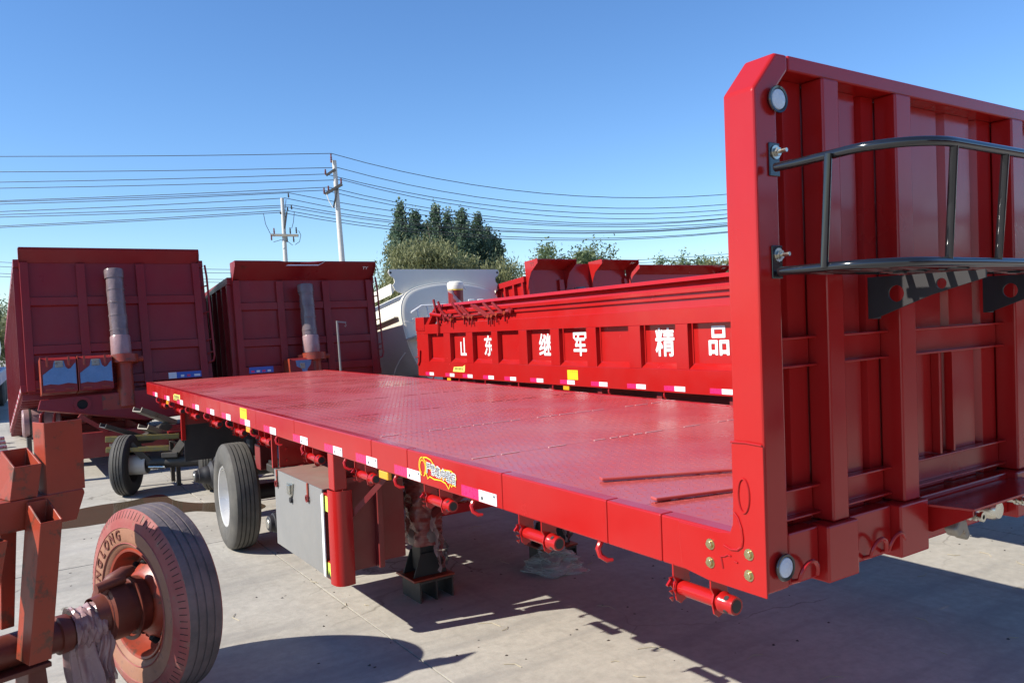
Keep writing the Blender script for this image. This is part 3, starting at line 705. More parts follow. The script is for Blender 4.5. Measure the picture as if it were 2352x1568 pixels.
MB().tube([(-.21, -.05, .70), (-.06, -.05, .72)], [.026, .03], 10).build('slack_adjuster', BROWN, hub, smooth=True)
MB().lathe([(-.165, .0), (-.16, .13), (-.15, .135)], 24, 'x', (0, 0, .54)).build('dust_cover', BROWN, hub)
MB().lathe([(-.20, .082), (-.34, .082), (-.345, .098), (-.40, .10), (-.405, .084), (-1.9, .084)], 24, 'x', (0, 0, .50)).build('axle_tube', BROWN, FA, smooth=True)
# rag of plastic film tied round the axle end
film_mesh((0, 0), .108, -.02, .14, n=60, m=30, amp=.013, seed=5, square=False).map(lambda x, y, z: (-.20-z, y, .505+x)).build('film_knot', FILMP, FA, smooth=True)
drape((-.265, -.02), .080, .02, .53, seed=3, fl=.25).build('film_rag', FILMP, FA, smooth=True)
drape((-.195, -.05), .045, .19, .49, n=70, seed=4, fl=.3).build('film_rag', FILMP, FA, smooth=True)
def sq_tube(name, m, p0, p1, w, d, cut0=0, cut1=0, t=.009, parent=FA):
    """hollow square tube p0 (bottom) to p1 (top); w along local x, d along local y; cut1 lowers the near rim"""
    p0, p1 = Vector(p0), Vector(p1); v = []
    for p, cut in ((p0, cut0), (p1, cut1)):
        for k in (0, t):
            for (sx, sy) in ((-1, -1), (1, -1), (1, 1), (-1, 1)):
                v.append((p.x+sx*(w/2-k), p.y+sy*(d/2-k), p.z-(cut if sy < 0 else 0)))
    f = []
    for i in range(4):
        j = (i+1) % 4
        f += [(i, j, 8+j, 8+i), (4+j, 4+i, 12+i, 12+j), (8+i, 8+j, 12+j, 12+i), (i+4, j+4, j, i)]
    return MB().raw(v, f).build(name, m, parent, bevel=.003)
box('bracket_plate', PRIM, FA, -.448, -.262, -.106, -.098, 1.262, 1.625, .002)
box('bracket_flange', PRIM, FA, -.448, -.440, -.0975, .03, 1.262, 1.625, .002)
sq_tube('bracket_tube', PRIM, (-.555, -.02, 1.262), (-.528, -.02, 1.495), .128, .16, 0, .07)
MB().prism([(-1.3, 1.11), (-.31, 1.105), (-.262, 1.238), (-.268, 1.260), (-1.3, 1.260)], 'y', -.10, .10).build('cross_box', PRIM, FA, bevel=.005)
MB().prism([(-.33, 1.261), (-.270, 1.261), (-.270, 1.30), (-.29, 1.312), (-.32, 1.30)], 'y', .02, .03).build('lug_tab', PRIM, FA)
sq_tube('leg_tube', PRIM, (-.585, -.19, .49), (-.500, -.19, 1.245), .102, .155, 0, .085)
sq_tube('leg_tube', PRIM, (-.86, -.16, .49), (-.735, -.16, 1.104), .10, .15, 0, 0)
MB().prism([(-.66, .62), (-.60, .62), (-.565, 1.10), (-.64, 1.10)], 'y', -.02, .10).build('spring_seat', PRIM, FA, bevel=.004)
MB().box(-.76, -.48, -.13, .13, .40, .425).build('axle_seat', BROWN, FA, bevel=.004)
MB().prism([(-.60, .0), (-.46, .0), (-.49, .40), (-.57, .40)], 'y', -.08, .08).build('stand', BROWN, FA, bevel=.004)
MB().prism([(-1.9, .0), (-1.7, .0), (-1.74, .40), (-1.86, .40)], 'y', -.08, .08).build('stand', BROWN, FA, bevel=.004)

# ================================================================ DUMP TRAILERS IN THE ROW BEHIND
def tx(body, size, o, ux, uy, bold=0): 
    o = Vector(o); ux = Vector(ux); uy = Vector(uy)
    return MB().text(body, size, lambda a, b, c: o+ux*a+uy*b, bold=bold)
def dump(loc, W, H, L, tilt, label, mt=None, ladder=True, cyl=.5, notch=False, ribs=(.20, .62, 1.34), vis=.30, boxes=0, yaw=0, lit=True, ty=True, cylh=1.75, dent=False, film=FILMG, flat=False, ov=.30):
    D = empty('dump_trailer', loc, (-R(tilt), 0, R(yaw))); m = mt or REDM
    tag(D, label, 'trailer', 'dump trailers parked in the row behind')
    zt = H-vis
    box('front_wall', m, D, .02, W-.02, .0, .012, .0, H-.03)
    for a in (0, W-.11): box('corner_post', m, D, a, a+.11, -.055, -.001, 0, zt, .006)
    for a in (W*.315, W*.645): box('front_rib', m, D, a-.06, a+.06, -.060, -.001, -.02, zt-.02, .006)
    xs_ = [.111, W*.315-.061, W*.315+.061, W*.645-.061, W*.645+.061, W-.111]
    for z in ribs:
        for a, b in zip(xs_[0::2], xs_[1::2]): MB().prism([(-.001, z-.075), (-.045, z-.058), (-.045, z+.058), (-.001, z+.075)], 'x', a, b).build('cross_rib', m, D)
    # visor: sloping plate, lip, end gussets
    spans = [(0, W)] if not notch else [(0, W*.36), (W*.62, W)]
    for a, b in (spans if flat else []):
        vo = MB().prism([(-.012, H-.17), (-.46, H-.035), (-.46, H-.018), (-.012, H)], 'x', a, b).build('visor', m, D)
        for e_ in ((a-.012, a-.0005), (b+.0005, b+.012)): MB().prism([(-.001, H-.62), (-.05, H-.55), (-.10, H-.40), (-.20, H-.25), (-.46, H-.10), (-.46, H-.012), (-.001, H+.004)], 'x', *e_).build('gusset', m, vo)
        if a == 0: tx('TY', .11, (-.0135, -.27, H-.10), (0, -1, 0), (0, .25, .97), .002).build('gusset_letter', BROWN, vo)
        if b == W: tx('TY', .11, (W-.14, -.40, H-.075), (1, 0, 0), (0, -.95, .3), .002).map(lambda x, y, z: (x, y, z-.012)).build('visor_letter', STWHI, vo)
    for a, b in (spans if not flat else []):
        vo = MB().prism([(-.012, zt), (-ov, H-.045), (-ov, H-.03), (-.012, zt+.02)], 'x', a, b).build('visor', m, D)
        if dent:
            MB().prism([(-ov, H-.032), (-ov-.02, H-.030), (-ov-.02, H-.022), (.02, H), (.02, H-.01)], 'x', a, W*.30).build('visor_lip', m, vo)
            MB().raw([(W*.30, -ov-.01, H-.022), (W*.44, -ov-.05, H-.07), (W*.52, -ov-.05, H-.075), (W*.62, -ov-.03, H-.02), (W*.62, .02, H), (W*.30, .02, H)], [(0, 1, 2, 3, 4, 5)]).build('dented_lip', m, vo)
            MB().prism([(-ov, H-.032), (-ov-.02, H-.030), (-ov-.02, H-.022), (.02, H), (.02, H-.01)], 'x', W*.62, b).build('visor_lip', m, vo)
            MB().raw([(W*.33, -ov-.045, H-.11), (W*.56, -ov-.045, H-.105), (W*.62, -ov-.04, H-.03), (W*.565, -ov-.042, H-.088), (W*.35, -ov-.042, H-.090)], [(0, 1, 2, 3, 4)]).build('bent_edge', STWHI, vo)
        else: MB().prism([(-ov, H-.032), (-ov-.02, H-.032), (-ov-.02, H-.012), (.02, H), (.02, H-.012)], 'x', a, b).build('visor_lip', m, vo)
        for e_ in ((a-.008, a-.0005), (b+.0005, b+.008)): MB().prism([(0, zt-.10), (-.02, zt-.08), (-ov, H-.10), (-ov, H-.02), (0, H-.013)], 'x', *e_).build('gusset', m, vo)
    if ty:
        for x in (.10, W-.22): tx('TY', .085, (x+.05, -.215, H-.118), (1, 0, 0), (0, -.72, .69), .002).map(lambda a, b, c: (a, b-.01, c-.008)).build('visor_letter', STWHI if x > 1 else BROWN, D)
    # side walls with upright ribs
    for s in (0, 1):
        x0, x1 = (.0, .02) if s == 0 else (W-.02, W); o0, o1 = (-.075, -.001) if s == 0 else (W+.001, W+.075)
        sw = box('side_wall', m, D, x0, x1, .013, L, 0, zt+.05)
        box('top_rail', m, sw, o0, o1, .0, L, zt-.06, zt+.055, .005)
        box('bottom_rail', m, sw, o0, o1, .0, L, .0, .10, .005)
        if s == 0:
            y = .04
            while y < L-.08:
                box('side_rib', m, sw, o0-.004, o1, y, y+.055, .1005, zt-.0605); y += .34
            y = .1
            while y < L-.4:
                box('tape_white', STWHI, sw, o0-.003, o0-.0005, y, y+.16, .02, .07); box('tape_red', STRED, sw, o0-.003, o0-.0005, y+.161, y+.32, .02, .07); y += .62
        else:
            for k in range(6): box('side_rib', m, sw, o0, o1+.004, .04+k*.5, .10+k*.5, .1005, zt-.0605)
    box('rear_wall', m, D, .02, W-.02, L-.02, L, 0, zt)
    fl = box('floor', m, D, .02, W-.02, .013, L, -.02, -.001)
    y = .1
    while y < L:
        box('floor_bearer', REDU, fl, -.06, W+.06, y, y+.06, -.11, -.021); y += .30
    for x in (W*.35, W*.60): box('floor_beam', REDU, D, x, x+.1, .06, L, -.28, -.111)
    # hydraulic ram
    if cyl:
        c = W*cyl; C_ = empty('hydraulic_ram'); C_.parent = D; y = -.26
        MB().lathe([(-.35, .0), (-.35, .115), (.28, .115), (.28, .13), (.30, .13), (.30, .18), (.40, .205), (.42, .16)], 24, 'z', (c, y, 0)).build('ram_base', PRIM, C_, smooth=True)
        MB().lathe([(.30, .165), (.30, .205), (.42, .205), (.42, .165)], 24, 'z', (c, y, 0), True).build('ram_collar', PRIM, C_, smooth=True)
        for s in (-1, 1): MB().tube([(c+s*.20, y, .36), (c+s*.27, y, .36)], .045, 12).build('trunnion', PRIM, C_)
        film_mesh((c-.02, y), .128, .42, cylh, n=40, m=70, amp=.0035, seed=int(abs(loc[0])*10), taper=.08, square=False).map(lambda x, y_, z: (x-.01*(z-.42), y_+.02*z, z)).build('ram_wrap', film, C_, smooth=True)
        for zb in (.52, .80, 1.02, 1.22, 1.42): MB().lathe([(zb, .134-.01*zb*.6), (zb+.012, .137-.01*zb*.6), (zb+.024, .134-.01*zb*.6)], 24, 'z', (c-.02-.01*(zb-.42), y+.02*zb, 0)).build('wrap_band', FILMG, C_, smooth=True)
        MB().lathe([(.43, .136), (.46, .142), (.70, .140), (.72, .132)], 24, 'z', (c-.02, y+.01, 0)).build('wrap_sleeve', FILMP, C_, smooth=True)
        MB().lathe([(cylh-.14, .133), (cylh-.02, .137), (cylh, .128), (cylh+.005, 0)], 24, 'z', (c-.02-.01*(cylh-.42), y+.035, 0)).build('ram_cap', FILMG, C_, smooth=True)
    if ladder:
        La = empty('ladder'); La.parent = D
        tube('ladder_rail', m, La, [(W+.10, -.02, H-.25), (W+.11, -.04, H-.45), (W+.12, -.04, .38), (W+.10, -.03, .30), (W+.03, -.02, .28)], .017, 8)
        for z in (H-.62, H-1.05, H-1.5, .42): tube('ladder_rung', m, La, [(W+.0, .0, z), (W+.12, -.04, z+.03)], .012, 6)
    return D
D1 = dump((.56, 13.44, 1.27), 2.50, 2.13, 6.7, 10.5, 'tall maroon dump trailer leaning nose-up, two blue-filmed boxes on its front', cyl=.50, ribs=(.10, .60, 1.32), ty=False, ov=.10, vis=.22)
# lower cross-beam with hole, battery boxes, sticker
bm = MB().prism([(.10, -.30), (.14, -.16), (.55, -.14), (2.5, -.10), (2.5, -.52), (1.5, -.58), (.62, -.40)], 'y', -.30, -.18).build('cross_beam', REDM, D1, bevel=.01)
MB().lathe([(-.018, .07), (-.018, .115), (.0, .115), (.0, .07)], 24, 'y', (.66, -.302, -.27), True).build('beam_ring', REDM, bm, smooth=True)
MB().lathe([(-.0, 0), (-.0, .09)], 24, 'y', (.66, -.3035, -.27)).build('beam_hole', GROOVE, bm)
box('beam_patch', PRIM, bm, .92, 1.34, -.303, -.3005, -.38, -.15)
MB().lathe([(0, 0), (0, .03)], 14, 'y', (1.74, -.303, -.27)).build('beam_bolt', ZINC, bm); MB().lathe([(0, 0), (0, .055)], 16, 'y', (1.95, -.303, -.24)).build('beam_lamp', FILMP, bm)
for x in (.17, .635):
    b = MB().prism([(-.42, -.08), (-.44, .38), (-.33, .43), (-.10, .43), (-.10, -.08)], 'x', x, x+.44).build('battery_box', REDM, D1, bevel=.006)
    MB().prism([(x+.012, .02), (x+.1, .035), (x+.2, .02), (x+.32, .04), (x+.428, .02), (x+.428, .33), (x+.40, .30), (x+.365, .25), (x+.33, .24), (x+.30, .27), (x+.28, .36), (x+.16, .36), (x+.14, .27), (x+.10, .24), (x+.05, .20), (x+.012, .17)], 'y', -.4445, -.4425).build('blue_film', BLUEF, b)
    lk = box('latch', STEEL, b, x+.17, x+.27, -.46, -.446, .27, .36, .006)
    for q in (.06, .33): box('hinge', PRIM, b, x+q, x+q+.03, -.452, -.4455, .28, .42, .003)
    for q in (.04, .28): box('foot_angle', PRIM, b, x+q, x+q+.11, -.455, -.4455, -.055, -.035, .003)
    box('box_edge', PRIM, b, x-.012, x-.001, -.44, -.10, -.09, .425)
st = box('plate_sticker', STBLUE, D1, 2.02, 2.40, -.0485, -.0455, .05, .145)
box('plate_blank', STWHI, st, 1.90, 2.018, -.0485, -.0455, .05, .145)
for k, (a, w_) in enumerate(((2.08, .05), (2.17, .05), (2.28, .09))): box('sticker_block', (STRED if k == 1 else STWHI), st, a, a+w_, -.0495, -.0487, .065, .10)
D2 = dump((3.545, 13.44, 1.16), 2.46, 2.01, 6.5, 6.5, 'maroon dump trailer with dented visor and plastic-wrapped ram behind the flatbed', cyl=.485, ribs=(.20, .66, 1.27), dent=True, cylh=1.60)
st = box('plate_sticker', STBLUE, D2, .16, .56, -.0485, -.0455, .155, .255)
for k in range(4): box('sticker_block', STWHI if k % 2 else STRED, st, .19+k*.09, .245+k*.09, -.0495, -.0487, .17, .20)
b = MB().prism([(-.40, .0), (-.40, .30), (-.36, .34), (-.10, .34), (-.10, .0)], 'x', .74, 1.13).build('battery_box', REDM, D2, bevel=.006)
MB().prism([(.83, .33-.03), (1.10, .30), (1.08, .22), (1.02, .15), (1.0, .02), (.96, .02), (.92, .16), (.84, .20)], 'y', -.4035, -.4015).build('blue_film', BLUEF, b)
box('latch', STEEL, b, .90, .98, -.416, -.405, .16, .25, .006); box('box_edge', PRIM, b, .728, .739, -.40, -.10, .0, .335)
D3 = dump((9.55, 13.55, 1.15), 2.75, 2.08, 6.0, 6, 'bright red dump trailer with notched visor, seen over the lettered trailer', mt=RED, cyl=.45, notch=True, ribs=(.2, .66, 1.0), vis=.36, cylh=1.5, film=PRIM, flat=True, ty=False)
D4 = dump((12.75, 14.0, 1.10), 3.0, 2.06, 6.0, 6, 'red dump trailer with unbroken visor at the far end of the row', mt=RED, cyl=0, ribs=(.2, .66, 1.0), vis=.36, ladder=False, flat=True, ty=False)

# low red frame lying below the leaning dump trailer
LF = empty('chassis_frame', (.9, 13.2, 0)); tag(LF, 'low dark red chassis frame under the blue-filmed boxes', 'chassis')
for x in (.2, 1.15): box('frame_beam', REDU, LF, x, x+.1, -.2, 5.0, .28, .62, .006)
for y in (-.15, .9, 2.0, 3.2): box('frame_cross', REDU, LF, .301, 1.149, y, y+.09, .34, .56)
box('frame_head', REDU, LF, -.2, 2.0, -.32, -.205, .30, .66, .008)
bar('frame_stay', REDU, LF, (.6, -.33, .66), (.25, -.33, .92), .06, .06); bar('frame_stay', REDU, LF, (1.4, -.33, .32), (1.75, -.33, .65), .05, .05)
for x in (.0, 1.8): box('frame_leg', REDU, LF, x, x+.1, -.3, -.22, 0, .30)

# ================================================================ CEMENT TANKER
TK = empty('bulk_tanker', (6.98, 14.35, 1.05), (-R(9), 0, 0)); tag(TK, 'cream-white bulk tanker with rounded front and top shield plate', 'tanker')
W, zt = 2.5, 1.82
sec = [(.06, 1.20), (.10, 1.42), (.22, 1.60), (.45, 1.72), (.85, 1.80), (1.25, 1.82), (1.65, 1.80), (2.05, 1.72), (2.28, 1.60), (2.40, 1.42), (2.44, 1.20), (2.42, .95), (2.36, .6), (2.24, .25), (2.0, -.10), (1.65, -.32), (1.25, -.40), (.85, -.32), (.5, -.10), (.26, .25), (.14, .6), (.08, .95)]
def smooth_loop(p, n=4):
    o = []
    for i in range(len(p)):
        a, b, c, d = p[i-1], p[i], p[(i+1) % len(p)], p[(i+2) % len(p)]
        for k in range(n):
            t = k/n; t2, t3 = t*t, t*t*t
            o.append(tuple(.5*((2*b[j])+(-a[j]+c[j])*t+(2*a[j]-5*b[j]+4*c[j]-d[j])*t2+(-a[j]+3*b[j]-3*c[j]+d[j])*t3) for j in (0, 1)))
    return o
sp = smooth_loop(sec); n = len(sp); cen = (1.25, .75)
v = []; f = []
rings = [(-.035, .0), (-.034, .6), (-.030, .93), (-.022, .975), (-.004, .995), (.015, 1.0), (7.0, 1.0), (7.2, .8)]
for (y, s) in rings:
    for p in sp: v.append((cen[0]+(p[0]-cen[0])*s, y, cen[1]+(p[1]-cen[1])*s))
for i in range(len(rings)-1):
    for k in range(n): f.append((i*n+k, i*n+(k+1) % n, (i+1)*n+(k+1) % n, (i+1)*n+k))
MB().raw(v, f).build('tank_shell', CREAM, TK, smooth=True)
ridge = [(cen[0]+(p[0]-cen[0])*1.0, .0, cen[1]+(p[1]-cen[1])*1.0) for p in sp]
MB().tube(ridge+[ridge[0]], .012, 8, False).build('end_bead', CREAM, TK, smooth=True)
top = [(-.07, 2.06), (-.05, 2.12), (.02, 2.13), (2.48, 2.13), (2.55, 2.12), (2.57, 2.06), (2.53, 1.99), (2.46, 1.95), (2.45, 1.86), (2.50, 1.80), (2.46, 1.70), (2.40, 1.66)]
arch = [(p[0], p[1]+.02) for p in sec[9:1:-1]]
bot = [(.10, 1.66), (.04, 1.70), (.0, 1.80), (.05, 1.86), (.04, 1.95), (-.03, 1.99)]
MB().prism((top+arch+bot)[::-1], 'y', .10, .125).build('shield_plate', CREAM, TK)
for u in (-.02, 2.52): MB().lathe([(0, 0), (0, .024)], 12, 'y', (u, .098, 2.06)).build('lifting_eye', GROOVE, TK)
for s in (0, 1):
    x = -.03 if s == 0 else 2.44
    MB().prism([(x, 1.62), (x+.09, 1.72), (x+.09, 1.80), (x, 1.84)], 'y', .13, 7.0).build('walkway_edge', CREAM, TK)
MB().box(-.04, .10, .13, 7.0, 1.15, 1.17).build('side_rail', CREAM, TK)
# white handrail and platform on the front
hr = empty('hand_rail'); hr.parent = TK
tube('rail_top', WHITE, hr, [(.06, -.45, 1.14), (.30, -.45, 1.27), (1.0, -.45, 1.28), (1.06, -.12, 1.14)], .022, 8)
tube('rail_mid', WHITE, hr, [(.08, -.45, 1.02), (1.0, -.45, 1.02)], .010, 6)
for x in (.2, .42, .72, 1.0): tube('rail_post', WHITE, hr, [(x, -.45, 1.26 if x > .25 else 1.2), (x+.03, -.45, .72)], .019, 8)
box('platform', CREAM, TK, .10, 1.5, -.52, -.02, .66, .69); box('platform_step', CREAM, TK, .3, 1.3, -.62, -.525, .60, .62)
for x in (1.72, 1.95): tube('grab_bar', WHITE, TK, [(x-.14, -.12, 1.42), (x-.03, -.14, 1.42), (x, -.15, 1.36), (x+.04, -.15, .95)], .022, 8)
tube('grab_rung', WHITE, TK, [(1.74, -.15, 1.2), (1.98, -.15, 1.2)], .012, 6)
tube('waist_pipe', WHITE, TK, [(.1, -.03, 1.03), (2.4, -.03, 1.05)], .008, 6)
tube('hose', CREAM, TK, [(-.02, .6, -.1), (.0, .4, .15), (.02, .2, .3), (.08, .05, .42)], .012, 6)
for x in (.3, 2.0): box('tank_leg', DSTEEL, TK, x, x+.15, .3, .5, -1.2, -.05)

# ram in plastic with a cream lid, standing between the tanker and the lettered trailer
RM = empty('wrapped_ram', (7.17, 12.55, 0)); tag(RM, 'dark red ram with cream lid and torn white plastic, in front of the tanker', 'hydraulic ram')
MB().lathe([(.0, .12), (1.6, .12), (1.6, .135), (2.63, .135)], 24, 'z').build('ram_tube', REDM, RM, smooth=True)
MB().lathe([(2.62, .140), (2.69, .150), (2.70, .146), (2.74, .135), (2.76, .10), (2.765, 0)], 24, 'z').build('ram_lid', CREAM, RM, smooth=True)
MB().lathe([(2.60, .139), (2.645, .139)], 24, 'z').build('ram_band', STYEL, RM, smooth=True)
strip_mesh((-.13, -.08, 2.62), (-.02, -.16, 2.36), .16, .10, 12, .012, 5).build('torn_film', FILMW, RM, smooth=True)
strip_mesh((.13, -.06, 2.66), (.16, -.08, 2.60), .05, .02, 5, .008, 6).build('torn_film', FILMW, RM, smooth=True)
box('ram_foot', DSTEEL, RM, -.2, .2, -.2, .2, 0, .05)

# grey post with hook
GP = empty('hook_post', (4.89, 12.4, 0)); tag(GP, 'thin grey steel post with short hooked arm behind the flatbed deck', 'post')
tube('post', GREY, GP, [(.02, 0, 0), (.0, 0, 1.2), (-.03, 0, 2.13)], .018, 8); bar('arm', GREY, GP, (-.04, 0, 2.115), (.12, 0, 2.10), .03, .025)
tube('hook', GREY, GP, [(.11, 0, 2.09), (.125, 0, 2.05), (.11, 0, 2.03), (.095, 0, 2.05)], .006, 6); box('foot', DSTEEL, GP, -.12, .16, -.12, .12, 0, .02)

# ================================================================ LETTERED SIDE-BOARD TRAILER
ST = empty('sideboard_trailer', (5.60, 4.9, 0), (-R(.8), 0, -R(3))); tag(ST, 'red high-sided trailer with large white Chinese characters on its panels', 'trailer')
# local: x into the trailer, y along its length (far end at 6.85), z up; slight rake
Y0, Y1 = -3.2, 6.84
def zz(y): return 0
bays_ = [(6.41, 5.85), (5.63, 5.11), (4.91, 4.36), (4.19, 3.64), (3.44, 2.90), (2.71, 2.16), (1.98, 1.41), (1.22, .69), (.52, -.04), (-.22, -.78), (-.96, -1.52), (-1.70, -2.26), (-2.44, -3.0)]
ZB, Z1, Z2, Z3, Z4, Z5 = 1.285, 1.515, 1.955, 2.105, 2.245, 2.40
box('lower_band', RED, ST, 0, .06, Y0, Y1, ZB, Z1, .004)
box('upper_band', RED, ST, 0, .06, Y0, Y1, Z2, Z3, .004)
ed = [Y1]+[q for b_ in bays_ for q in b_]+[Y0]
for a, b in zip(ed[0::2], ed[1::2]): box('stake_post', RED, ST, .0012, .06, b, a, Z1+.0005, Z2-.0005, .003)
for (a, b) in bays_:
    p = box('panel', RED, ST, .072, .080, b+.0005, a-.0005, Z1, Z2)
    MB().raw([(.001, b+.001, Z1+.001), (.071, b+.001, Z1+.06), (.071, a-.001, Z1+.06), (.001, a-.001, Z1+.001)], [(0, 1, 2, 3)]).build('panel_sill', RED, p)
for ch, y, z in (('山', 5.30, 1.715), ('东', 4.55, 1.735), ('继', 3.115, 1.735), ('军', 2.38, 1.75), ('精', .92, 1.755), ('品', .185, 1.77)):
    MB().text(ch, .30, lambda a, b, c, y=y, z=z: (.068-c, y-a, z+b), bold=.0062, ext=.001, sx=.98).build('painted_character', WHITE, ST)
# tarp rails above
MB().prism([(.02, Z3+.001), (.10, Z3+.02), (.10, Z4), (.03, Z4)], 'y', Y0, 6.1).build('tarp_skirt', RED, ST)
box('tarp_rail', RED, ST, -.012, .05, Y0, 5.9, Z4+.001, Z4+.045, .006)
box('tarp_rail', RED, ST, .0, .06, Y0, 5.9, Z4-.055, Z4-.02, .006)
MB().prism([(.06, Z4+.046), (.12, Z4+.046), (.12, Z5-.04), (.08, Z5-.04)], 'y', Y0, 6.0).build('cap_web', RED, ST)
MB().prism([(.0, Z5-.04), (.14, Z5-.04), (.14, Z5), (.02, Z5)], 'y', Y0, 6.05).build('cap_rail', RED, ST, bevel=.004)
# far end gate and hinge block
MB().prism([(6.05, Z5-.002), (6.12, Z5-.02), (6.50, Z3+.002), (6.38, Z3+.002)], 'x', .01, .13).build('end_stay', RED, ST, bevel=.004)
hb = box('hinge_block', RED, ST, -.01, .10, 6.52, 6.85, Z3-.10, Z3+.12, .006)
for k in range(3): MB().lathe([(-.002, 0), (-.002, .011)], 8, 'x', (-.0105, 6.58+k*.1, Z3-.07)).build('hinge_bolt', REDM, hb)
for k in range(4): MB().tube([(.02, 6.842, 1.62+k*.12), (.02, 6.87, 1.62+k*.12)], .014, 8).build('end_bolt', RED, ST)
lv_ = bar('latch_lever', RED, ST, (-.018, 6.74, 1.52), (-.018, 6.70, 1.70), .02, .03, .004); bar('latch_arm', RED, lv_, (-.018, 6.74, 1.52), (-.018, 6.80, 1.46), .018, .024); tube('latch_pin', REDM, lv_, [(-.018, 6.86, 1.585), (-.018, 6.74, 1.585)], .012, 8)
bar('end_wall', RED, ST, (.09, Y1-.03, (ZB+Z3)/2), (2.45, Y1-.03, (ZB+Z3)/2), .05, Z3-ZB)
box('far_wall', RED, ST, 2.42, 2.48, Y0, Y1-.06, ZB, Z5)
box('bed_floor', REDU, ST, .085, 2.415, Y0, Y1-.06, ZB+.02, ZB+.06)
# tension levers of the tarp
for (y, z), (y2, z2) in (((6.03, 2.50), (5.92, 2.10)), ((5.87, 2.46), (5.70, 2.13)), ((5.87, 2.36), (5.53, 2.15)), ((5.40, 2.41), (5.11, 2.18)), ((5.22, 2.38), (4.96, 2.17)), ((5.10, 2.35), (4.86, 2.17)), ((4.80, 2.36), (4.40, 2.16)), ((4.71, 2.35), (4.30, 2.16)), ((4.45, 2.37), (4.17, 2.18)), ((4.20, 2.36), (3.95, 2.19))):
    l = bar('tension_lever', REDM, ST, (-.05, y, z-.02), (-.035, y2, z2), .026, .034, .003)
    if y2 < 5.6:
        bar('lever_hook', REDM, l, (-.03, y2-.04, z2+.01), (-.03, y2-.04, z2-.11), .02, .02); MB().prism([(y2-.01, z2), (y2-.05, z2+.03), (y2-.09, z2+.01), (y2-.05, z2-.03)], 'x', -.05, -.02).build('lever_buckle', PRIM, l)
bar('tension_lever', RED, ST, (-.03, 5.95, 2.22), (-.03, 5.98, 1.92), .018, .035, .003); tube('winding_tube', RED, ST, [(-.05, 6.15, 2.26), (-.05, 5.75, 2.22)], .028, 10)
tube('tension_rod', REDM, ST, [(-.03, 5.85, 2.19), (-.03, 3.72, 2.20)], .012, 8)
for y in (5.62, 5.48, 5.0, 4.55, 3.8): MB().lathe([(-.03, .02), (.03, .035), (.05, .02)], 10, 'y', (-.035, y, 2.21)).build('rod_nut', REDM, ST)
bar('tension_bracket', REDM, ST, (-.03, 3.80, 2.24), (-.03, 3.72, 2.20), .04, .05)
for y in (6.42, 5.70, 5.12, 4.50, 3.91, 3.26, 2.59, 1.97, 1.33, .75, .12):
    y -= .02
    for nm, me in (('tape_red', STRED), ('tape_white', STWHI)):
        a, b = (y, y+.15) if nm == 'tape_red' else (y-.15, y)
        box(nm, me, ST, -.0028, -.0004, a, b, ZB+.018, ZB+.066)
MB().prism([(5.57, ZB+.045+.05), (5.20, ZB+.045+.05), (5.18, ZB+.13), (5.17, ZB+.20), (5.24, ZB+.175), (5.53, ZB+.165)], 'x', -.0026, -.0004).build('warning_sticker', STYEL2, ST)
for k in range(6): box('sticker_print', INK, ST, -.0032, -.0027, 5.25+k*.045, 5.275+k*.045, ZB+.122, ZB+.158)
wk = box('warning_sticker', STYEL, ST, -.0026, -.0004, 2.35, 2.56, ZB+.075, ZB+.185)
for k in range(4): box('sticker_print', ORANGE, wk, -.0032, -.0027, 2.37+k*.035, 2.395+k*.035, ZB+.155, ZB+.175)
for y in (5.75, 2.62): box('side_lamp', AMBER, ST, .01, .03, y-.06, y+.06, ZB-.055, ZB-.008, .005)
for y in (6.3, 5.4, 4.6, 3.7, 2.9, 1.8, .9): tube('rope_hook', RED, ST, [(.03, y, ZB), (.01, y, ZB-.02), (.008, y-.005, ZB-.05), (.02, y-.015, ZB-.065)], .009, 6)
for x in (.8, 1.55): box('main_beam', REDU, ST, x, x+.12, Y0+.1, Y1-.1, .85, ZB+.019)
for y in range(-2, 7): box('cross_member', REDU, ST, .07, 2.4, y, y+.08, ZB-.09, ZB+.0195)
for y in (3.2, 4.5, 5.8):
    tube('axle_tube', BLKM, ST, [(.1, y, .5), (2.35, y, .5)], .07, 12)
    for x in (.06, 2.1): MB().lathe([(x, .28), (x, .40), (x+.02, .47), (x+.06, .497), (x+.24, .497), (x+.28, .47), (x+.30, .38), (x+.30, .28), (x+.2, .26), (x+.2, 0)], 40, 'x', (0, y, .497)).build('tyre', RUB, ST, smooth=True)

# ================================================================ DOLLY AXLE WITH SCRAP STEEL BEHIND THE FLATBED
DA = empty('bogie_axle', (1.46, 11.28, 0), (0, 0, R(-27))); tag(DA, 'black-tyred spare axle standing behind the rear of the flatbed', 'axle')
for x in (-.05, 1.02):
    w = wheel('wheel', DA, x, 0, .385, .385, .22, (HYD, RUB), 3)
    MB().lathe([(.190, .235), (.17, .22), (.12, .20), (.10, .18), (.10, .0)], 40, 'x').build('rim', BLKM, w, smooth=True)
tube('axle_beam', DSTEEL, DA, [(.15, 0, .40), (1.1, 0, .40)], .08, 16)
MB().lathe([(.10, .10), (.10, .125), (.30, .125), (.31, .12), (.31, .0)], 32, 'x', (0, 0, .38))  .build('brake_drum', CREAM, DA, smooth=True)
MB().lathe([(.313, .0), (.313, .112), (.32, .115), (.33, .0)], 28, 'x', (0, 0, .38)).build('drum_back', BLKM, DA)
tube('push_rod', ZINC, DA, [(.36, -.11, .36), (.56, -.12, .35)], .018, 10)
bar('torque_arm', DSTEEL, DA, (.36, -.05, .40), (.15, -.10, .66), .05, .08); bar('torque_arm', DSTEEL, DA, (.6, 0, .42), (.8, -.1, .66), .05, .10)
box('spring_seat', DSTEEL, DA, .52, .72, -.12, .12, .463, .53, .01)
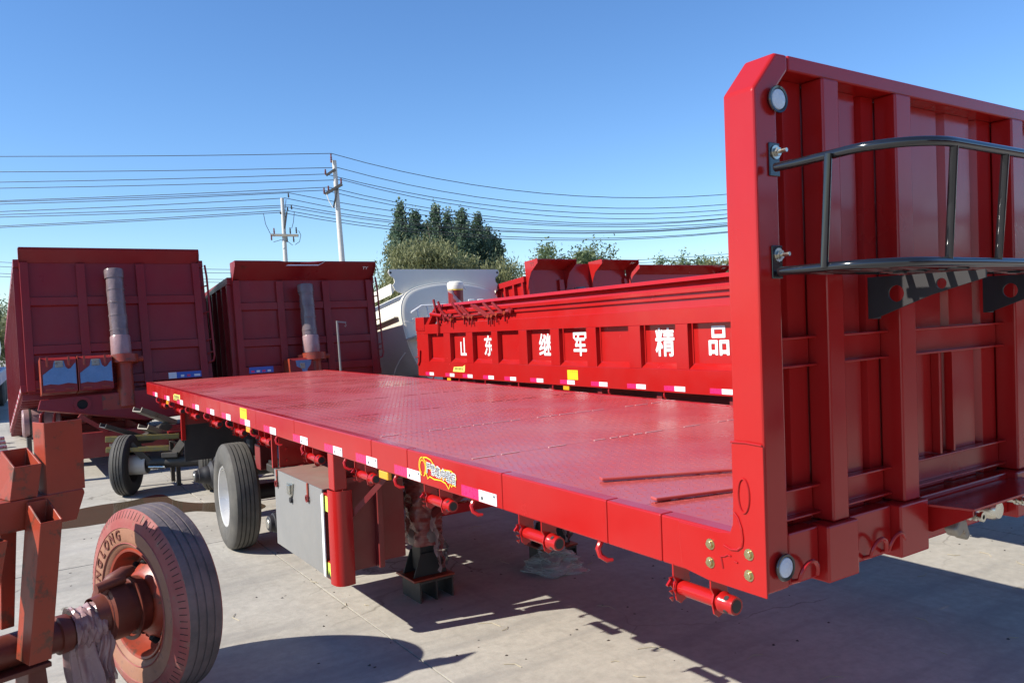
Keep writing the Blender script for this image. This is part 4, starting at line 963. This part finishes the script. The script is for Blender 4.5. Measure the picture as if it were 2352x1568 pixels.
def scrap(name, m, a, b, w, h, label, t=.012):
    o = empty(name, a); d = (Vector(b)-Vector(a)); L = d.length
    o.rotation_euler = d.to_track_quat('Y', 'Z').to_euler()
    MB().box(-w/2, w/2, 0, L, -t/2, t/2).build('web', m, o, bevel=.002)
    for s in (-1, 1): MB().box(s*w/2-t/2 if s < 0 else w/2-t/2, s*w/2+t/2, 0, L, t/2+.0005, h).build('flange', m, o, bevel=.002)
    tag(o, label, 'steel channel', 'scrap steel channels on the spare axle'); return o

scrap('steel_channel', YEL, (1.30, 11.42, .69), (2.16, 11.30, .655), .10, .06, 'upper yellow steel channel lying across the spare axle')
scrap('steel_channel', YEL, (1.27, 11.15, .595), (1.98, 11.02, .55), .10, .05, 'lower yellow steel channel lying nearest the flatbed rear')
scrap('steel_channel', STEEL, (1.70, 11.55, 1.03), (2.16, 11.72, .80), .20, .06, 'uppermost tilted grey steel channel propped behind the flatbed corner')
scrap('steel_channel', STEEL, (1.74, 11.42, .81), (2.14, 11.62, .60), .20, .06, 'tilted grey steel channel just under the uppermost one')
scrap('steel_channel', DSTEEL, (1.28, 11.50, .87), (1.82, 11.62, .63), .20, .05, 'dark tilted steel channel above the tyre of the spare axle')
sb = empty('steel_stand', (1.78, 11.62, 0)); tag(sb, 'dark steel trestle holding the scrap channels up', 'trestle')
for x in (-.35, .38):
    for y in (-.18, .2): box('trestle_leg', DSTEEL, sb, x-.025, x+.025, y-.025, y+.025, 0, .56)
    box('trestle_top', DSTEEL, sb, x-.03, x+.03, -.42, .28, .5605, .60)
MB().prism([(-.2, .60), (.1, .60), (.36, .78), (.30, .84), (.0, .70), (-.2, .66)], 'y', -.08, .12).build('trestle_gusset', DSTEEL, sb)

# ================================================================ FAR LEFT: white and blue tank truck, low pipes
FT = empty('tank_truck', (-1.2, 24, 0), (0, 0, R(-4))); tag(FT, 'white tank truck with blue lower stripe at the far edge behind the maroon trailer', 'truck')
MB().lathe([(0, 0), (0, .8), (.1, 1.0), (.3, 1.05), (7, 1.05), (7.2, .8), (7.2, 0)], 40, 'y', (.3, 0, 1.75)).build('tank', TANKB, FT, smooth=True)
MB().lathe([(.31, 1.056), (6.9, 1.056)], 40, 'y', (.3, 0, 1.75)).build('tank_band', TANKB, FT)
box('tank_stripe', TANKBL, FT, -.9, 1.5, .2, 7, .72, 1.12, .05); box('truck_chassis', REDM, FT, -.75, 1.35, -.5, 7.5, .5, .715)
box('catwalk', DSTEEL, FT, -.5, 1.1, .3, 6.8, 2.80, 2.88)
for k in range(4): box('catwalk_panel', GREY, FT, -.5, 1.1, .4+k*1.6, 1.8+k*1.6, 2.885, 3.1)
for y in (1.0, 5.2, 6.4):
    for x in (-.85, 1.2): MB().lathe([(x, .0), (x, .40), (x+.05, .5), (x+.23, .5), (x+.28, .4), (x+.28, 0)], 28, 'x', (0, y, .5)).build('truck_tyre', RUB, FT, smooth=True)
for k, nm in enumerate(('nearest', 'second', 'third', 'fourth', 'farthest')):
    o = tube('steel_pipe', ZINC, None, [(-3.5, 15.2+k*.75, .07), (.35, 15.6+k*.75, .07)], .07, 10); tag(o, nm+' of the pale steel pipes lying beside the leaning maroon trailer', 'pipe', 'steel pipes on the yard')
CO = empty('drum_pair', (.62, 14.6, 0)); tag(CO, 'pale drum-shaped fitting with red hoses under the maroon trailer edge', 'drum')
MB().lathe([(0, 0), (0, .2), (.02, .22), (.5, .22), (.52, .2), (.52, 0)], 24, 'x', (-.1, 0, .72)).build('drum', FILMP, CO, smooth=True)
for k in range(3): MB().lathe([(-.01+k*.16, .223), (.02+k*.16, .223)], 24, 'x', (0, 0, .72)).build('drum_band', BLKM, CO, smooth=True)
for q in (.12, .3): tube('hose', REDM, CO, [(q, -.24, .55), (q+.02, -.28, .85), (q+.12, -.28, 1.0), (q+.35, -.2, 1.03)], .022, 8)
for x in (-.05, .35): box('drum_leg', DSTEEL, CO, x, x+.06, -.15, .15, 0, .515)

# ================================================================ POWER POLES AND CABLES
def pole(top_px, low_px, d, r_top, label):
    a = at_depth(*top_px, d); b = at_depth(*low_px, d); k = a.z/(a.z-b.z); base = a+(b-a)*k
    P_ = empty('utility_pole', base); tag(P_, label, 'pole', 'utility poles'); t = a-base
    n = 12
    MB().tube([t*(i/n) for i in range(n+1)], [r_top*(1.75-.75*i/n) for i in range(n+1)], 20).build('pole_shaft', POLE, P_, smooth=True)
    return P_, base
DP1, DP2 = 37.7, 45.0
P1, B1 = pole((767.5, 369), (786, 602), DP1, .098, 'taller concrete utility pole with slanting cross-arms')
P2, B2 = pole((648, 455), (656, 602), DP2, .095, 'shorter concrete utility pole with a level cross-arm and switches')
def lp(B, px, py, d): return at_depth(px, py, d)-B
def arm(Pp, B, d, a, b, w, name='cross_arm', m=DSTEEL): return bar(name, m, Pp, lp(B, *a, d), lp(B, *b, d), w, w)
def insul(Pp, B, d, px, py, h, m=PORC):
    a = lp(B, px, py, d); b = lp(B, px-1, py-h, d); dv = b-a
    pr = [(0, .03), (.15, .05), (.2, .03), (.4, .055), (.45, .03), (.65, .05), (.7, .03), (1, .04)]
    pts = []; rr = []
    for t, r in pr: pts.append(a+dv*t); rr.append(r)
    return MB().tube(pts, rr, 10).build('insulator', m, Pp, smooth=True)
arm(P1, B1, DP1-.15, (749, 403), (770, 389), .10); arm(P1, B1, DP1-.15, (747, 446), (786, 423), .12)
arm(P1, B1, DP1-.15, (776, 430), (766, 477), .07, 'arm_brace')
for px, py, h in ((761, 374, 20), (748, 402, 13), (784, 425, 15), (755, 441, 14), (745, 446, 14)): insul(P1, B1, DP1-.15, px, py, h)
tube('jumper', CREAM, P1, [lp(B1, 750, 446, DP1-.3), lp(B1, 756, 462, DP1-.3), lp(B1, 765, 477, DP1-.3)], .02, 6)
arm(P2, B2, DP2-.15, (622, 540), (685, 541), .14, m=STEEL); arm(P2, B2, DP2-.15, (659, 486), (654, 525), .08, 'arm_brace')
for px, py, h, m in ((630, 537, 13, PORC), (667, 537, 14, DSTEEL), (681, 536, 14, DSTEEL), (624, 552, 12, PORC), (660, 556, 12, DSTEEL), (675, 556, 12, DSTEEL), (663, 454, 10, DSTEEL), (670, 481, 9, DSTEEL), (661, 485, 9, DSTEEL), (645, 492, 6, DSTEEL)): insul(P2, B2, DP2-.2, px, py, h, m)
for pts in ([(605, 490), (610, 515), (621, 537)], [(676, 487), (674, 510), (670, 525)], [(686, 530), (691, 540), (688, 555), (678, 562)], [(628, 556), (645, 551), (660, 554), (672, 563)], [(657, 458), (655, 480), (655, 500)]):
    tube('jumper', WIRE, P2, [lp(B2, *p, DP2-.3) for p in pts], .016, 6)
def quad(pts, n):
    o = []
    for i in range(len(pts)-1):
        p0 = pts[max(i-1, 0)]; p1 = pts[i]; p2 = pts[i+1]; p3 = pts[min(i+2, len(pts)-1)]
        for k in range(n):
            t = k/n; o.append(p1.lerp(p2, t))
    return o+[pts[-1]]
wires = [((359.4, 352.6, 396, 447), 761, DP1), ((395, 385, 423.5, 470), 775, DP1), ((418.5, 400, 442, 482.5), 748, DP1), ((432.4, 413, 449, 492.6), 784, DP1), ((461, 430, 469, 501.5), 755, DP1), ((463.5, 437, 477, 502.6), 745, DP1),
         ((469, 443, 489, 512.7), 663, DP2), ((486, 455, 503, 516), 655, DP2), ((492.8, 471, 511, 518.7), 670, DP2), ((498.7, 475.6, 515, 520.5), 661, DP2), ((519.3, 483, 525, 533), 655, DP2), ((522.5, 488, 531, 535), 645, DP2)]
nth = ['topmost', 'second', 'third', 'fourth', 'fifth', 'sixth', 'seventh', 'eighth', 'ninth', 'tenth', 'eleventh', 'lowest']
for i, ((yl, ya, ym, yr), xa, d) in enumerate(wires):
    sl = (ya-yl)/xa
    # left span: shallow sag; right span through the two measured heights
    P_ = []
    for k in range(13):
        t = k/12; x = -420+(xa+420)*t; y = ya+(yl-ya)*((xa-x)/xa)-.0000062*(x)*(x-xa)*-1*(-1 if False else 1)*0+2.0*math.sin(math.pi*max(0, min(1, x/xa)))
        P_.append(at_depth(x, y, d))
    A = np.array([[ (x-xa)**2, (x-xa)] for x in (933, 1663)]); co = np.linalg.solve(A, np.array([ym-ya, yr-ya]))
    for k in range(1, 25):
        x = xa+(2700-xa)*k/24; P_.append(at_depth(x, ya+co[0]*(x-xa)**2+co[1]*(x-xa), d))
    o = tube('power_cable', WIRE, None, P_, .0165 if d < 40 else .020, 6)
    tag(o, nth[i]+' dark overhead cable on the '+('taller' if d < 40 else 'shorter')+' utility pole', 'cable', 'overhead cables')
for i, ys_ in enumerate(((603, 618, 619, 599), (613, 627, 626, 606), (629, 641, 640, 616), (636, 648, 646, 622))):
    co = np.polyfit([20, 470, 860, 1435], ys_, 2)
    o = tube('power_cable', WIRE, None, [at_depth(x, np.polyval(co, x), 58) for x in range(-300, 2700, 100)], .02, 6)
    tag(o, ('upper', 'second', 'third', 'bottom')[i]+' cable of the low far line seen between the maroon trailers', 'cable', 'far low cables')

# ================================================================ TREES
def leaves(centers, n, sx, size, m, name, parent, elong=1.6, up=.3, seed=1):
    rg = np.random.default_rng(seed); c = np.asarray(centers); idx = rg.integers(0, len(c), n)
    pos = c[idx, :3]+rg.normal(0, 1, (n, 3))*c[idx, 3:4]*np.array(sx)
    a = rg.normal(0, 1, (n, 3)); a[:, 2] += up*2; a /= np.linalg.norm(a, axis=1)[:, None]
    b = np.cross(a, rg.normal(0, 1, (n, 3))); b /= np.linalg.norm(b, axis=1)[:, None]
    s = size*rg.uniform(.6, 1.35, (n, 1))
    v = np.empty((n, 4, 3)); v[:, 0] = pos-a*s*elong/2; v[:, 1] = pos+b*s/2; v[:, 2] = pos+a*s*elong/2; v[:, 3] = pos-b*s/2
    me = bpy.data.meshes.new(name); me.vertices.add(4*n); me.vertices.foreach_set('co', v.reshape(-1).astype(np.float32))
    me.loops.add(4*n); me.loops.foreach_set('vertex_index', np.arange(4*n, dtype=np.int32)); me.polygons.add(n)
    me.polygons.foreach_set('loop_start', np.arange(0, 4*n, 4, dtype=np.int32)); me.polygons.foreach_set('loop_total', np.full(n, 4, dtype=np.int32))
    me.materials.append(m); me.update(); me.validate()
    o = bpy.data.objects.new(name, me); COL.objects.link(o); o.parent = parent; return o
def base_at(px, d):
    p = at_depth(px, 784, d); return Vector((p.x, p.y, 0))
def top_z(px, py, d): return at_depth(px, py, d).z
def poplar(px, py, d, w, seed, label):
    rg = np.random.default_rng(seed); B = base_at(px, d); h = top_z(px, py+(6 if seed % 2 else -2), d)
    T = empty('poplar_tree', B); tag(T, label, 'tree', 'dark poplars behind the tanker')
    MB().tube([(0, 0, 0), (.05, .02, h*.4), (0, .05, h*.75), (0, 0, h*.97)], [.22, .17, .09, .02], 10).build('trunk', BARK, T, smooth=True)
    cl = []
    for k in range(70):
        t = rg.uniform(.22, 1.0); z = h*t; rad = w*1.12*(1-max(0, (t-.50)/.50)**2.2)*rg.uniform(.1, 1); a = rg.uniform(0, 6.28)
        cl.append((rad*math.cos(a), rad*math.sin(a), z-.2, rg.uniform(.22, .42)*(1-.45*max(0, (t-.6)/.4))))
    for k in range(7):
        a = rg.uniform(0, 6.28); z = h*rg.uniform(.3, .6); q = w*.8
        MB().tube([(0, 0, z), (q*.5*math.cos(a), q*.5*math.sin(a), z+h*.14), (q*.8*math.cos(a), q*.8*math.sin(a), z+h*.3)], [.06, .04, .012], 6).build('limb', BARK, T)
    leaves(cl, 7000, (1, 1, 1.8), .17, LPOP, 'crown', T, 1.2, .1, seed)
pop = [(932, 477, 66, 1.10), (965, 484, 70, 1.0), (1012, 478, 66, 1.10), (1040, 486, 71, 1.05), (1072, 488, 66, 1.10), (1108, 494, 68, 1.15), (1148, 556, 67, .9), (990, 512, 72, 1.35), (1130, 527, 72, 1.15), (948, 520, 73, 1.5), (1058, 520, 74, 1.6), (1095, 530, 74, 1.6), (915, 535, 68, .9), (1020, 535, 69, 1.5)]
wt = ['leftmost tall dark poplar, behind the tanker', 'dark poplar beside the leftmost tall one, slim', 'tallest dark poplar in the middle of the clump', 'dark poplar just past the tallest one', 'dark poplar in the right half of the clump', 'last tall dark poplar of the clump', 'small dark poplar at the right foot of the clump', 'lower dark poplar filling behind the middle ones', 'lower dark poplar behind the last tall one', 'broad low poplar filling behind the leftmost tall ones', 'broad low poplar filling behind the tallest one', 'broad low poplar filling the right half of the clump', 'short dark poplar at the outer left edge of the clump', 'broad short poplar between leftmost and tallest ones']
for i, (px, py, d, w_) in enumerate(pop): poplar(px, py, d, w_, 100+i, wt[i])
def bushy(name, px, py, d, rx, rz, n, size, m, seed, label, grp, elong=2.2, nb=9, clump=.22, up=.6, z0=.25, ncl=60):
    rg = np.random.default_rng(seed); B = base_at(px, d); h = top_z(px, py, d)
    T = empty(name, B); tag(T, label, 'tree', grp)
    MB().tube([(0, 0, 0), (.1, .05, h*.25), (.0, .1, h*.5)], [.17, .12, .07], 8).build('trunk', BARK, T, smooth=True)
    cl = []
    for k in range(nb):
        a = 2*math.pi*(k+rg.uniform(-.3, .3))/nb; q = rx*rg.uniform(.5, .95); zt_ = h*rg.uniform(.62, .98)*(1-.10*abs(math.cos(a)))
        p = [(0, .05, h*rg.uniform(.2, .42)), (q*.45*math.cos(a), q*.45*math.sin(a), h*.55), (q*math.cos(a), q*math.sin(a), zt_)]
        MB().tube(p, [.055, .035, .008], 6).build('limb', BARK, T)
        for j in range(ncl//nb):
            t = rg.uniform(.25, 1.05); pp = np.array(p[1])*(1-t)+np.array(p[2])*t+rg.normal(0, .12*rx, 3)*np.array((1, 1, .7))
            cl.append((*pp, clump*rg.uniform(.6, 1.3)))
    for j in range(ncl//2):
        a = rg.uniform(0, 6.28); q = rx*math.sqrt(rg.uniform(0, 1)); z = h*rg.uniform(z0, .9)
        cl.append((q*math.cos(a), q*math.sin(a), z, clump*1.2))
    cl = [c for c in cl if c[2] < h*1.02]
    leaves(cl, n, (1, 1, 1.15), size, m, 'crown', T, elong, up, seed)
bushy('willow_tree', 985, 551, 44, 2.0, 2, 26000, .055, LWIL, 201, 'broad feathery olive-green tree rising over the tanker', 'olive trees', 4.5, 14, .26, 1.0, ncl=130)
bushy('willow_tree', 925, 590, 47, 1.5, 2, 9000, .05, LWIL, 202, 'sparse feathery tree at the left end of the tanker shield', 'olive trees', 4.5, 12, .20, 1.0, ncl=60)
bushy('willow_tree', 1075, 585, 45, 1.2, 2, 11000, .055, LWIL, 204, 'feathery olive tree in front of the poplars right of middle', 'olive trees', 4.5, 10, .22, 1.0)
bushy('willow_tree', 1150, 590, 46, 1.4, 2, 12000, .055, LWIL, 205, 'feathery olive tree between the tanker and the notched visor', 'olive trees', 4.2, 10, .24, 1.0)
bushy('locust_tree', 1300, 548, 38, 1.8, 2, 12000, .075, LLOC, 206, 'loose green locust tree above the notched red visor', 'locust trees', 2.0, 11, .20, .2, ncl=46)
bushy('locust_tree', 1375, 575, 40, 1.1, 2, 7000, .075, LLOC, 209, 'smaller locust tree over the gap beside the notched visor', 'locust trees', 2.0, 8, .18, .2, ncl=34)
bushy('locust_tree', 1575, 578, 42, 1.5, 2, 8500, .075, LLOC, 207, 'pale thin locust tree above the unbroken red visor', 'locust trees', 2.0, 9, .18, .2, ncl=40)
bushy('locust_tree', 1665, 585, 40, 1.0, 2, 5200, .08, LWIL, 208, 'yellowish tree peeping out beside the headboard post', 'locust trees', 2.4, 8, .2, .4)
bushy('hedge_tree', 870, 640, 50, 1.4, 2, 9000, .07, LLOC, 210, 'dark green low tree behind the ladder of the dented trailer', 'far low trees', 1.8, 8, .3)
bushy('hedge_tree', -20, 735, 40, 1.6, 2, 10000, .08, LWIL, 211, 'olive bush at the far edge beside the tall maroon trailer', 'far low trees', 2.2, 9, .28)
bushy('hedge_tree', -75, 690, 46, 2.2, 2, 9000, .08, LLOC, 212, 'thin tree top above the olive bush at the far edge', 'far low trees', 2.2, 9, .3)

# ================================================================ SMALL LITTER ON THE CONCRETE
lit = MB()
for k in range(420):
    x = rng.uniform(-.5, 8.5); y = rng.uniform(1.2, 12.5); s = rng.uniform(.004, .013); a = rng.uniform(0, 6.28)
    v = [(x+s*math.cos(a+t)*rng.uniform(.6, 1.4), y+s*math.sin(a+t)*rng.uniform(.6, 1.4), .0005) for t in (0, 1.26, 2.5, 3.8, 5.0)]
    lit.raw(v+[(x, y, s*rng.uniform(.3, .9))], [(i, (i+1) % 5, 5) for i in range(5)])
stuff(tag(lit.build('gravel_crumbs', DSTEEL), 'scattered dark crumbs of gravel and dirt on the concrete', 'gravel'))
tw = MB()
for k in range(90):
    x = rng.uniform(.2, 7); y = rng.uniform(1.5, 9); a = rng.uniform(0, 6.28); l = rng.uniform(.02, .09)
    p = [Vector((x, y, .004)), Vector((x+l*math.cos(a), y+l*math.sin(a), .006)), Vector((x+2*l*math.cos(a+.4), y+2*l*math.sin(a+.4), .004))]
    tw.tube(p, .0022, 4)
stuff(tag(tw.build('dry_straw', mat('straw', (.42, .36, .24), .8)), 'thin dry straws and twigs lying on the concrete', 'straw'))

# shallow brown puddle between the wheels
pd = [(0.87, 10.72), (0.94, 10.79), (1.19, 10.84), (1.48, 10.83), (1.84, 10.98), (1.92, 10.44), (2.14, 10.05), (2.57, 9.8), (2.69, 9.33), (2.39, 9.15), (2.04, 9.59), (1.89, 9.67), (1.58, 9.68), (1.32, 9.76), (1.07, 9.76), (0.79, 9.77), (0.53, 9.88), (0.35, 10.29), (0.49, 10.62)]
def smooth_poly(p, n=5):
    return smooth_loop(p, n)
pv = smooth_poly(pd); cxm = sum(a for a, b in pv)/len(pv); cym = sum(b for a, b in pv)/len(pv)
pu = MB().prism(pv, 'z', .0005, .003).build('puddle', MUD); struct(pu)

# the opposite row, behind the camera: its fronts are mirrored in the headboard paint
for k, (x, nm) in enumerate(((1.9, 'first'), (5.5, 'second'), (9.1, 'third'), (12.7, 'fourth'), (16.3, 'fifth'), (19.9, 'sixth'))):
    D = dump((x+2.5, -5.2-.3*(k % 2), 1.2), 2.5, 2.0, 3.0, 5, nm+' maroon dump trailer of the opposite row, only mirrored in the headboard', cyl=.5, ribs=(.2, .66, 1.27), ty=False, ladder=False, yaw=180, cylh=1.6)
    D['group'] = 'dump trailers of the opposite row'
